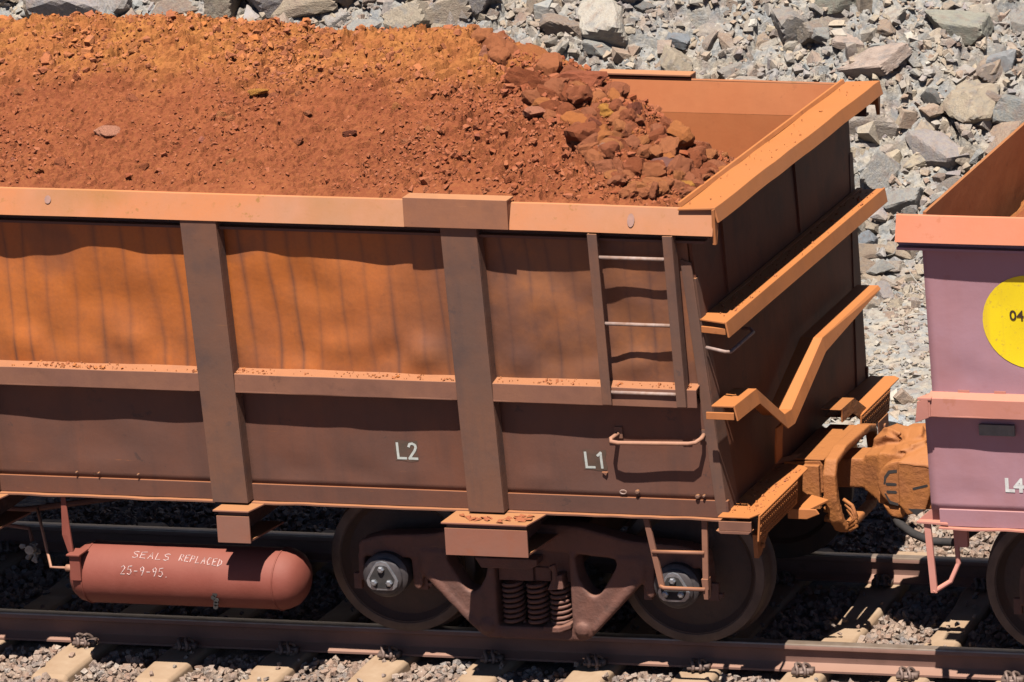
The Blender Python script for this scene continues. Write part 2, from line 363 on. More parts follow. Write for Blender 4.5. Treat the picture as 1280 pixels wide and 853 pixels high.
def empty(name, loc=(0, 0, 0)):
    o = bpy.data.objects.new(name, None); COL.objects.link(o); o.location = loc; o.empty_display_size = 0.2; return o
def text_mb(txt, size, bold=0.0):
    cu = bpy.data.curves.new('t', 'FONT'); cu.body = txt; cu.size = size; cu.offset = bold; cu.resolution_u = 3
    o = bpy.data.objects.new('t', cu); COL.objects.link(o)
    dg = bpy.context.evaluated_depsgraph_get(); me = bpy.data.meshes.new_from_object(o.evaluated_get(dg))
    mb = MB(); mb.v = [tuple(v.co) for v in me.vertices]; mb.f = [tuple(p.vertices) for p in me.polygons]
    bpy.data.objects.remove(o); bpy.data.curves.remove(cu); bpy.data.meshes.remove(me); return mb

# ------------------------------------------------------------------ numpy noise
def hash2(ix, iy, seed):
    h = (ix.astype(np.int64)*374761393 + iy.astype(np.int64)*668265263 + seed*1442695041) & 0xFFFFFFFF
    h = ((h ^ (h >> 13))*1274126177) & 0xFFFFFFFF; h = (h ^ (h >> 16))
    return (h & 0xFFFFFF)/float(0xFFFFFF)
def vnoise(x, y, seed=0):
    ix, iy = np.floor(x), np.floor(y); fx, fy = x-ix, y-iy
    fx = fx*fx*(3-2*fx); fy = fy*fy*(3-2*fy)
    a = hash2(ix, iy, seed); b = hash2(ix+1, iy, seed); c = hash2(ix, iy+1, seed); d = hash2(ix+1, iy+1, seed)
    return (a*(1-fx)+b*fx)*(1-fy)+(c*(1-fx)+d*fx)*fy - 0.5
def fbm(x, y, oct=5, seed=0, gain=0.5):
    s = 0; a = 1
    for i in range(oct): s = s+a*vnoise(x*2**i+17.3*i, y*2**i-9.1*i, seed+i); a *= gain
    return s
def clods(x, y, seed=0):
    """rounded/tilted facets: each cell a little mound with its own height and tilt"""
    ix, iy = np.floor(x), np.floor(y); best = np.full(np.shape(x), 9.0); hh = np.zeros(np.shape(x))
    for dx in (-1, 0, 1):
        for dy in (-1, 0, 1):
            cx = ix+dx; cy = iy+dy
            px = cx+hash2(cx, cy, seed); py = cy+hash2(cx, cy, seed+5)
            d = np.hypot(x-px, y-py); k = d < best
            t = hash2(cx, cy, seed+9)-0.35+(x-px)*(hash2(cx, cy, seed+13)-.5)*1.6+(y-py)*(hash2(cx, cy, seed+15)-.5)*1.6
            hh = np.where(k, t, hh); best = np.where(k, d, best)
    return hh, best

# rock prototypes ----------------------------------------------------
def rock_proto(rnd, sub=2, planes=12, rough=0.05, soft=0.0, flat=(1, 1, 1), block=False):
    bm = bmesh.new(); bmesh.ops.create_icosphere(bm, subdivisions=sub, radius=1)
    ns = [Vector((rnd.gauss(0, 1), rnd.gauss(0, 1), rnd.gauss(0, 1))).normalized() for _ in range(planes)]
    hs = [rnd.uniform(0.6, 0.95) for _ in ns]
    if block:
        ns = [(Vector(a)+Vector((rnd.gauss(0, .28), rnd.gauss(0, .28), rnd.gauss(0, .28)))).normalized() for a in ((1, 0, 0), (-1, 0, 0), (0, 1, 0), (0, -1, 0), (0, 0, 1), (0, 0, -1))]+ns[:planes-6]
        hs = [rnd.uniform(0.5, 0.75) for _ in range(6)]+[rnd.uniform(0.62, 0.9) for _ in range(len(ns)-6)]
    off = Vector((rnd.uniform(0, 50),)*3)
    for v in bm.verts:
        d = v.co.normalized(); r = 1.15
        if soft:
            acc = 0
            for n, h in zip(ns, hs):
                q = d.dot(n)
                if q > 0.05: acc += (q/h)**soft
            r = min(1.15, acc**(-1/soft) if acc > 0 else 1.15)
        else:
            for n, h in zip(ns, hs):
                q = d.dot(n)
                if q > 0.05: r = min(r, h/q)
        r *= 1+rough*mnoise.fractal(d*2.2+off, 1.0, 2.0, 4)
        v.co = Vector((d.x*flat[0], d.y*flat[1], d.z*flat[2]))*r
    vs = np.array([v.co[:] for v in bm.verts]); fs = np.array([[v.index for v in f.verts] for f in bm.faces]); bm.free()
    return vs, fs
def hull_proto(rnd, n=9, flat=(1, 1, 0.7)):
    mb = MB(); pts = []
    for _ in range(n):
        p = Vector((rnd.gauss(0, 1), rnd.gauss(0, 1), rnd.gauss(0, 1))).normalized()*rnd.uniform(0.75, 1.1)
        pts.append((p.x*flat[0], p.y*flat[1], p.z*flat[2]))
    mb.hull(pts); return np.array(mb.v), np.array(mb.f)
def shard(rnd, flat=(1, .75, .55), jit=0.3):
    pts = []
    for a in (-1, 1):
        for b in (-1, 1):
            for c in (-1, 1):
                pts.append(((a+rnd.uniform(-jit, jit))*flat[0]*.72, (b+rnd.uniform(-jit, jit))*flat[1]*.72, (c+rnd.uniform(-jit, jit))*flat[2]*.72))
    rnd.shuffle(pts); pts = pts[:rnd.choice((7, 8, 8))]
    pts.append((rnd.uniform(-1, 1)*flat[0], rnd.uniform(-1, 1)*flat[1], rnd.choice((-1, 1))*flat[2]*rnd.uniform(.7, 1.0)))
    mb = MB().hull(pts); return np.array(mb.v), np.array(mb.f)
def rand_rot(n, rs):
    q = rs.normal(size=(n, 4)); q /= np.linalg.norm(q, axis=1)[:, None]; a, b, c, d = q.T
    return np.stack([1-2*(c*c+d*d), 2*(b*c-a*d), 2*(b*d+a*c), 2*(b*c+a*d), 1-2*(b*b+d*d), 2*(c*d-a*b), 2*(b*d-a*c), 2*(c*d+a*b), 1-2*(b*b+c*c)], 1).reshape(n, 3, 3)
def scatter(name, protos, pos, size, mat, rs, tone=None, squash=None):
    """joins many stones into one mesh (faces all triangles)"""
    n = len(pos); idx = rs.randint(0, len(protos), n); Rm = rand_rot(n, rs); V = []; F = []; T = []; o = 0
    tone = rs.rand(n) if tone is None else tone
    for k, (pv, pf) in enumerate(protos):
        s = np.where(idx == k)[0]
        if not len(s): continue
        ax = 0.7+0.6*rs.rand(len(s), 1, 3)
        v = pv[None]*ax*size[s][:, None, None]; v = np.einsum('nij,nkj->nki', Rm[s], v)
        if squash is not None: v[:, :, 2] *= squash
        v = v+pos[s][:, None, :]
        f = pf[None]+(o+np.arange(len(s))*len(pv))[:, None, None]
        V.append(v.reshape(-1, 3)); F.append(f.reshape(-1, 3)); T.append(np.repeat(tone[s], len(pf))); o += len(s)*len(pv)
    V = np.concatenate(V); F = np.concatenate(F); T = np.concatenate(T)
    me = bpy.data.meshes.new(name); me.vertices.add(len(V)); me.vertices.foreach_set('co', V.astype(np.float32).ravel())
    me.loops.add(F.size); me.loops.foreach_set('vertex_index', F.astype(np.int32).ravel())
    me.polygons.add(len(F)); me.polygons.foreach_set('loop_start', np.arange(0, F.size, 3, dtype=np.int32))
    me.update(calc_edges=True); me.polygons.foreach_set('use_smooth', np.zeros(len(F), dtype=bool))
    a = me.attributes.new('tone', 'FLOAT', 'FACE'); a.data.foreach_set('value', T.astype(np.float32))
    me.materials.append(M[mat]); ob = bpy.data.objects.new(name, me); COL.objects.link(ob); return ob
def grid_mesh(name, xs, ys, zf, mat, smooth=True):
    X, Y = np.meshgrid(xs, ys); Z = zf(X, Y); nx, ny = len(xs), len(ys)
    V = np.stack([X, Y, Z], -1).reshape(-1, 3)
    i = (np.arange(ny-1)[:, None]*nx+np.arange(nx-1)[None]).ravel()
    F = np.stack([i, i+1, i+nx+1, i+nx], 1)
    me = bpy.data.meshes.new(name); me.vertices.add(len(V)); me.vertices.foreach_set('co', V.astype(np.float32).ravel())
    me.loops.add(F.size); me.loops.foreach_set('vertex_index', F.astype(np.int32).ravel())
    me.polygons.add(len(F)); me.polygons.foreach_set('loop_start', np.arange(0, F.size, 4, dtype=np.int32))
    me.update(calc_edges=True)
    me.polygons.foreach_set('use_smooth', np.full(len(F), bool(smooth)))
    me.materials.append(M[mat]); ob = bpy.data.objects.new(name, me); COL.objects.link(ob); return ob

# ================================================================== SETTING
def slope_base(x, y):
    foot = 7.35+0.35*np.sin(x*0.5+1.0)+0.25*vnoise(x*0.6, x*0+3, 4)
    t = np.maximum(y-foot, 0)
    rise = 0.85*t-0.12*np.minimum(t, 1.0)
    rise = np.where(rise > 9, 9+(rise-9)*0.03, rise)
    return -0.27-0.05*np.clip((y-2.4)/1.0, 0, 1)+rise, np.clip(t/0.8, 0, 1)
def terrain(x, y, fine=True):
    b, k = slope_base(x, y)
    z = b+0.05*fbm(x*0.9, y*0.9, 4, 3)+k*0.40*fbm(x*0.85, y*1.1, 4, 8)
    if fine:
        c1, d1 = clods(x*2.6+0.5*vnoise(x*3, y*3, 1), y*3.4, 21); z = z+k*0.10*c1
        c4, d4 = clods(x*4.6+0.3*vnoise(x*6, y*6, 2), y*5.4, 27); z = z+k*0.06*c4*np.clip(0.4+1.6*fbm(x*0.8, y*0.8, 2, 77), 0.1, 1.2)
        c2, d2 = clods(x*7.5, y*8.5, 33); z = z+(0.014+0.040*k)*c2
        c3, d3 = clods(x*19, y*19, 41); z = z+(0.012+0.026*k)*c3
        z = z+0.010*fbm(x*30, y*30, 3, 5)
    return z
tag(grid_mesh('rock_cutting', np.concatenate([np.linspace(-13, -9.05, 50), np.linspace(-9, 4, 640), np.linspace(4.1, 6, 20)]), np.concatenate([np.linspace(2.3, 7, 130), np.linspace(7.02, 11, 230), np.linspace(11.1, 12.5, 20)]), terrain, 'slope', False), kind='structure')
tag(grid_mesh('hillside', np.linspace(-120, 120, 150), np.concatenate([np.linspace(2.6, 14, 20), np.linspace(15, 130, 60)]),
              lambda x, y: terrain(x, y, False)-0.30-0.1*(y < 12), 'slope'), kind='structure')
tag(MB().add([(-900, -900, -0.75), (900, -900, -0.75), (900, 900, -0.75), (-900, 900, -0.75)], [(0, 1, 2, 3)]).build('ground', 'earth'), kind='structure')

# ballast bed --------------------------------------------------------
SP = 0.656; S0 = -3.0
SLK = list(range(-6, 15))
def bed(x, y):
    sh = np.clip((-1.75-y)/1.2, 0, 1)
    return -0.235+0.02*fbm(x*3, y*3, 3, 2)-0.45*sh+0.012*clods(x*18, y*18, 51)[0]
tag(grid_mesh('ballast_bed', np.linspace(-9, 9, 420), np.linspace(-3.4, 2.5, 150), bed, 'bed', False), kind='structure')
SLX = [S0+SP*k for k in SLK]

bal_protos = [shard(R, (1, .85, .7), .35) for _ in range(24)]
n = 30000
px = NR.uniform(-4.6, 4.4, n); py = NR.uniform(-2.0, 3.2, n)
inside = np.zeros(n, bool)
for sx_ in SLX: inside |= (np.abs(px-sx_) < 0.135) & (np.abs(py) < 1.32)
onrail = (np.abs(np.abs(py)-0.7525) < 0.09)
keep = (~inside | (NR.rand(n) < 0.06)) & ~onrail
px, py = px[keep], py[keep]; ins = inside[keep]
pz = bed(px, py)+NR.uniform(0.0, 0.035, len(px)); pz[ins] = -0.165
far = py > 2.3; pz[far] = terrain(px[far], py[far])+0.01
sz = NR.uniform(0.014, 0.030, len(px)); sz[ins] = NR.uniform(0.012, 0.022, ins.sum())
tag(scatter('ballast_stones', bal_protos, np.stack([px, py, pz], 1), sz, 'ballast', NR), 'loose crushed ballast stones lying between and around the sleepers', 'ballast', kind='stuff')

# sleepers with clips --------------------------------------------------
clip_mb = {}
def clip_parts(side, inner):
    """spring clip with two hoops seen end on, at rail side y; returns MB"""
    yr = side*0.7525; d = (-1 if inner else 1)*side
    y0 = yr+d*0.066
    m = MB()
    for dx in (-0.024, 0.024):
        pts = []
        for k in range(10):
            a = PI*(1.15*k/9-0.1)
            pts.append((dx+0.012*math.sin(k), y0+d*(0.052+0.042*math.cos(PI-a)), -0.145+0.052*math.sin(a)))
        m.tube(pts, 0.0105, 8)
    m.tube([(-0.055, y0+d*0.078, -0.14), (0.055, y0+d*0.078, -0.14)], 0.013, 8)
    m.box(-0.065, 0.065, min(y0, y0+d*0.05), max(y0, y0+d*0.05), -0.165, -0.128)
    return m
slp = MB()
def sl_prof(i, p):
    y, wt, zt = p
    return [(-0.135, y, -0.42), (0.135, y, -0.42), (wt+0.018, y, zt-0.02), (wt, y, zt), (-wt, y, zt), (-wt-0.018, y, zt-0.02)]
slp.sweep(sl_prof, [(-1.33, 0.095, -0.20), (-1.30, 0.10, -0.178), (-0.95, 0.108, -0.168), (-0.60, 0.108, -0.168), (-0.40, 0.095, -0.185), (0, 0.09, -0.20),
                    (0.40, 0.095, -0.185), (0.60, 0.108, -0.168), (0.95, 0.108, -0.168), (1.30, 0.10, -0.178), (1.33, 0.095, -0.20)])
sl_first = None
for i, x in enumerate(SLX):
    e = empty('concrete_sleeper', (x, 0, 0)) if False else None
    if sl_first is None:
        o = slp.build('concrete_sleeper', 'concrete', bevel=0.008)
        for sd in (-1, 1):
            for inn in (False, True):
                clip_parts(sd, inn).build('rail_clip', 'clip', o, smooth=True)
        sl_first = o
    else:
        src = sl_first; o = src.copy(); COL.objects.link(o)
        for ch in src.children:
            c = ch.copy(); COL.objects.link(c); c.parent = o
    o.location.x = x
    lab = 'concrete sleeper set in ballast beneath the wagons'
    k = SLK[i]
    if k == 7: lab = 'concrete sleeper with gravel scattered on its sunlit middle in the gap between the wagons'
    if k == 0: lab = 'concrete sleeper at the lower left, with small stones lying on its near end'
    if k == 8: lab = 'concrete sleeper just right of the sunlit gap patch, its rail clip in the sun'
    lab = {1: 'concrete sleeper below the middle of the red air tank, second from the left edge', 2: 'concrete sleeper below the domed right end of the red air tank',
           3: 'concrete sleeper below the left wheel of the brown wagon', 4: 'concrete sleeper just left of the bogie springs', 5: 'concrete sleeper just right of the bogie springs',
           6: 'concrete sleeper below the right wheel and the foot ladder', 9: 'concrete sleeper in the bottom right corner, below the wheel of the mauve wagon'}.get(k, lab)
    tag(o, lab, 'sleeper', 'concrete sleepers under the two rails')

def rail_obj(side):
    prof = [(-0.073, -0.165), (0.073, -0.165), (0.073, -0.152), (0.030, -0.138), (0.010, -0.125), (0.0085, -0.055), (0.016, -0.042), (0.0355, -0.034),
            (0.0355, -0.010), (0.030, -0.002), (0.018, 0.0), (-0.018, 0.0), (-0.030, -0.002), (-0.0355, -0.010), (-0.0355, -0.034), (-0.016, -0.042),
            (-0.0085, -0.055), (-0.010, -0.125), (-0.030, -0.138), (-0.073, -0.152)]
    xs = [-60, -8, 0, 8, 60]
    m = MB().sweep(lambda i, x: [(x, side*0.7525+a, b) for a, b in prof], xs)
    o = m.build('steel_rail', 'railsteel', smooth='auto'); o.data.materials.append(M['railtop'])
    for p in o.data.polygons:
        if p.normal.z > 0.3 and p.center.z > -0.012: p.material_index = 1
    return o
tag(rail_obj(-1), 'near steel rail, rusty brown web and foot with worn head, wheels standing on it', 'rail')
tag(rail_obj(1), 'far steel rail glimpsed beneath the wagons, behind the wheels', 'rail')

# ================================================================== ROCKS
gravel_protos = [shard(R, (1, R.uniform(.6, .9), R.uniform(.35, .65)), .38) for _ in range(30)]
n = 50000
gx = NR.uniform(-11.5, 4.0, n); gy = np.where(NR.rand(n) < 0.6, NR.uniform(6.8, 11.5, n), NR.uniform(2.4, 7.5, n))
sel = NR.rand(n) < np.where((gx < -4.5) & (gy < 7.0), 0.15, 1.0); gx, gy = gx[sel], gy[sel]
gs = 0.013*np.exp(NR.exponential(0.62, len(gx))); gs = np.minimum(gs, 0.055)
gs = np.where(gy < 7.2, np.minimum(gs, 0.03), gs)
gz = terrain(gx, gy)+gs*0.25
tag(scatter('gravel', gravel_protos, np.stack([gx, gy, gz], 1), gs, 'rocksmall', NR, squash=0.85), 'pale grey and buff gravel covering the flat and the foot of the cutting', 'gravel', kind='stuff')

rock_meshes = []
for i in range(26):
    vs, fs = rock_proto(R, 4, R.randint(9, 13), 0.03, 0, (1, R.uniform(0.6, 0.9), R.uniform(0.42, 0.75)), True); vs = vs*1.25
    me = bpy.data.meshes.new('rock'); me.from_pydata(vs.tolist(), [], fs.tolist()); me.materials.append(M['rock']); rock_meshes.append(me)
def put_rock(x, y, s, label=None, group=None, mesh=None, rot=None, dz=0.15, sc=None, z=None):
    o = bpy.data.objects.new('rock', mesh or R.choice(rock_meshes)); COL.objects.link(o)
    if z is None: z = float(terrain(np.array([x]), np.array([y]), False)[0])
    o.location = (x, y, z+s*dz); q = sc or (R.uniform(.85, 1.25), R.uniform(.8, 1.1), R.uniform(.8, 1.15))
    o.scale = (s*q[0], s*q[1], s*q[2]); o.rotation_euler = rot or (R.uniform(-0.2, 0.8), R.uniform(-.5, .5), R.uniform(0, 6.28))
    tag(o, label or 'angular grey or buff rock broken out of the cutting face', 'rock', group or 'angular rocks on the cutting behind the train')
    return o
def on_ground(u, v):
    """where the sight line of a photograph point meets the cutting: gives the rock its place in the world"""
    q = cam.rotation_euler.to_matrix(); f = 5597.0
    d = q @ Vector(((u-640-1707.28)/f, -(v-426.5+678.1)/f, -1.0)); o = Vector(cam.location)
    def under(t):
        p = o+d*t; return p.z < float(terrain(np.array([p.x]), np.array([p.y]), False)[0])
    t = 27.0
    while t < 60 and not under(t): t += 0.6
    a, b = t-0.6, t
    for _ in range(6):
        c = (a+b)/2
        if under(c): b = c
        else: a = c
    return o+d*b
named = [
    ((1205, 45), 0.34, 'big rounded olive-grey boulder with a deep shadow beneath it, upper right', (1.25, .8, .85)),
    ((1050, 12), 0.30, 'dark fractured block at the top edge, left of the olive-grey boulder', (1.1, .8, 1.0)),
    ((1085, 308), 0.15, 'pointed blue-grey slab beside the far end of the middle ledge of the brown wagon', (.8, .8, 1.5)),
    ((1098, 368), 0.075, 'small pointed grey stone at the tip of the bent handrail', (1.2, .8, .8)),
    ((1108, 533), 0.19, 'pale blue-white rounded boulder just above the coupler', (1.15, .9, 1.0)),
    ((1155, 203), 0.14, 'flat buff stone with a sunlit face below the cracked brown slab', (1.3, .9, .8)),
    ((1212, 140), 0.27, 'brown slab split by cracks, right of the brown wagon’s far corner', (1.2, .8, .9)),
    ((1165, 130), 0.16, 'upright dark cracked block left of the split brown slab', (.7, .8, 1.3)),
    ((1090, 90), 0.28, 'broad pinkish slab lying behind the far corner of the brown wagon', (1.5, .8, .7)),
    ((1060, 60), 0.17, 'buff pink block above the far top corner of the brown wagon', (1.1, .8, .8)),
    ((845, 55), 0.17, 'blue-grey knobbly rock above the far bracket of the wagon rim', (1.0, .8, 1.1)),
    ((800, 15), 0.17, 'overhanging buff block at the top edge with a dark hollow under it', (1.5, .8, .6)),
    ((1250, 90), 0.24, 'tall grey outcrop block near the right edge', (.8, .8, 1.25)),
    ((1170, 180), 0.13, 'dark grey-green flat stone with shadow under it, above the mauve wagon’s rim', (1.5, .8, .6)),
    ((1175, 228), 0.11, 'brown wedge of rock just above the mauve wagon’s left corner', (.8, .8, 1.3)),
    ((130, 5), 0.17, 'grey block with a dark gap beside it above the heap, upper left', (1.0, .8, 1.0)),
    ((1215, 660), 0.13, 'brown-grey stone seen under the mauve wagon beside its wheel', (1.6, .8, .9)),
    ((1105, 625), 0.13, 'dark rock under the coupled knuckles', (1.0, .8, 1.0)),
    ((1140, 540), 0.09, 'white angular stone right of the boulder above the coupler', (1.3, .8, .8)),
    ((1080, 535), 0.09, 'white chipped stone left of the boulder above the coupler', (1.2, .8, .8)),
]
for (u, v), s, lab, sc in named:
    p = on_ground(u, v); o = put_rock(p.x, p.y, s*0.72, lab, 'rocks one can pick out on the cutting', rot=(R.uniform(0.1, 0.6), R.uniform(-.3, .3), R.uniform(-.5, .5)), sc=sc, dz=0.3)
    for key, c in (('olive', (0.37, 0.35, 0.285)), ('dark', (0.20, 0.19, 0.18)), ('blue-grey', (0.29, 0.31, 0.34)), ('blue-white', (0.52, 0.55, 0.58)), ('white', (0.66, 0.64, 0.60)),
                   ('pink', (0.54, 0.41, 0.34)), ('buff', (0.55, 0.45, 0.33)), ('brown', (0.33, 0.24, 0.19)), ('grey', (0.36, 0.36, 0.37))):
        if key in lab: set_mat(o, fixed_mat('rock', c)); break
for i in range(275):
    u = R.uniform(-30, 1310)
    v = R.uniform(-60, 110) if u < 760 else R.uniform(-60, 260)
    if R.random() < 0.1: u = R.uniform(1075, 1150); v = R.uniform(260, 400)
    p = on_ground(u, v)
    s = min(0.28, 0.080*math.exp(R.expovariate(2.0)))
    if 260 < v: s = min(s, 0.10)
    put_rock(p.x+R.uniform(-.05, .05), p.y, s, dz=R.uniform(-0.25, 0.25))
n = 4600
fx = NR.uniform(-11, 3.5, n); fy = NR.uniform(7.2, 11.2, n)
mid_protos = [shard(R, (1, R.uniform(.6, .95), R.uniform(.35, .7)), .34) for _ in range(36)]
tag(scatter('rock_debris', mid_protos, np.stack([fx, fy, terrain(fx, fy)+0.01], 1), np.minimum(0.030*np.exp(NR.exponential(0.48, n)), 0.11), 'rocksmall', NR), 'broken angular debris packed between the larger rocks of the cutting', 'rock debris', kind='stuff')
n = 1500
fx = NR.uniform(-10.5, 3.2, n); fy = NR.uniform(7.45, 10.8, n); fs_ = NR.uniform(0.055, 0.14, n)
cl = np.clip(0.5+2.2*fbm(fx*0.9, fy*1.1, 3, 91), 0, 1); kk = NR.rand(n) < cl; fx, fy, fs_ = fx[kk], fy[kk], fs_[kk]
blk_protos = [rock_proto(R, 2, 10, 0.02, 0, (1, R.uniform(.6, .95), R.uniform(.4, .7)), True) for _ in range(20)]
tag(scatter('fractured_rock', blk_protos, np.stack([fx, fy, terrain(fx, fy)-0.12*fs_], 1), fs_, 'rocksmall', NR, squash=0.8), 'fractured blocks bedded in the face of the cutting', 'fractured rock', kind='stuff')
# rubble row at the toe of the far ballast shoulder
n = 260
fx = NR.uniform(-2.5, 3.5, n); fy = NR.uniform(3.2, 4.8, n)
tag(scatter('rubble', gravel_protos, np.stack([fx, fy, terrain(fx, fy)+0.02], 1), NR.uniform(0.03, 0.085, n), 'rocksmall', NR), 'pale broken rubble between the ballast and the flat gravel', 'rubble', kind='stuff')
p = on_ground(1178, 395)
tw = MB()
for a in range(5):
    pts = [(p.x-0.02*a+0.03*math.sin(a*2+t*0.7)-0.05*t*(a-2)*0.35, p.y+0.03*a, p.z+0.05+0.05*t) for t in range(7)]
    tw.tube(pts, 0.0035, 5)
tw.tube([(p.x-0.25+0.07*t, p.y-0.15+0.02*math.sin(t), p.z+0.03+0.03*math.sin(t*0.9)) for t in range(7)], 0.004, 5)
tag(tw.build('dry_twig', 'twig'), 'bleached dry twig with fine stems lying on the gravel between the wagons', 'twig')

# ================================================================== WAGONS
def Wd(z): return 1.522-0.083*(2.964-z)          # half width of the outer post plane at height z
ZT, ZE, ZS, ZB = 2.80, 1.82, 1.09, 0.975         # cap lower edge, ledge top, sill seam, sill bottom
PD = 0.085                                         # depth of panels behind the posts

def slab(m, x0, x1, z0, z1, s0, s1):
    """plate parallel to the wagon side: s = distance inward from the outer post plane (near side, y<0)"""
    def Y(z, s): return -(Wd(z)-s)
    return m.hexa([(x0, Y(z0, s0), z0), (x1, Y(z0, s0), z0), (x1, Y(z0, s1), z0), (x0, Y(z0, s1), z0),
                   (x0, Y(z1, s0), z1), (x1, Y(z1, s0), z1), (x1, Y(z1, s1), z1), (x0, Y(z1, s1), z1)])

def pillow(x0, x1, z0, z1, amp, seed, dents=0.012):
    """buckled sheet between posts, with thickness"""
    nu = max(6, int((x1-x0)/0.045)); nv = max(6, int((z1-z0)/0.045))
    def f(u, v, back=0.0):
        x = x0+(x1-x0)*u; z = z0+(z1-z0)*v
        e = min(1, 6*min(u, 1-u))*min(1, 5*min(v, 1-v))
        b = amp*math.sin(PI*u)*math.sin(PI*v)
        d = mnoise.noise(Vector((x*2.3, z*2.6, seed)))*dents*1.2+mnoise.noise(Vector((x*5.5, z*5.0, seed+4)))*dents*0.55
        d += dents*2.4*max(0, 1-abs(v-0.15)/0.15)*mnoise.noise(Vector((x*4.2, z*3, seed)))
        return (x, -(Wd(z)-PD-b-d*e)+back, z)
    m = MB().grid(lambda u, v: f(u, v), nu, nv)
    o = MB(); vs = m.v+[(x, y+0.012, z) for x, y, z in m.v]; k = len(m.v)
    fs = list(m.f)+[tuple(reversed([i+k for i in q])) for q in m.f]
    r = [i for i in range(nu)]+[nu+(nu+1)*j for j in range(nv)]+[nu+(nu+1)*nv-i for i in range(nu)]+[(nu+1)*(nv-j) for j in range(nv)]
    for a in range(len(r)): fs.append((r[a], r[(a+1) % len(r)], r[(a+1) % len(r)]+k, r[a]+k))
    o.add(vs, fs); return o

from mathutils.bvhtree import BVHTree
PANELS = {}
def surf(root, x, z, lift):
    k = root.name
    if k not in PANELS or isinstance(PANELS[k], list):
        V = []; F = []
        for me in PANELS[k]:
            o = len(V); V += [v.co.copy() for v in me.vertices]; F += [tuple(i+o for i in p.vertices) for p in me.polygons]
        PANELS[k] = BVHTree.FromPolygons(V, F)
    h = PANELS[k].ray_cast(Vector((x, -3, z)), Vector((0, 1, 0)))
    return (x, (h[0].y if h[0] else -(Wd(z)-PD))-lift, z)
def both(mb, name, mat, root, **kw):
    a = mb.build(name, mat, root, **kw)
    if name.endswith('_panel'): PANELS.setdefault(root.name, []).append(a.data)
    b = mb.mirror_y().build(name, mat, root, **kw); return a, b

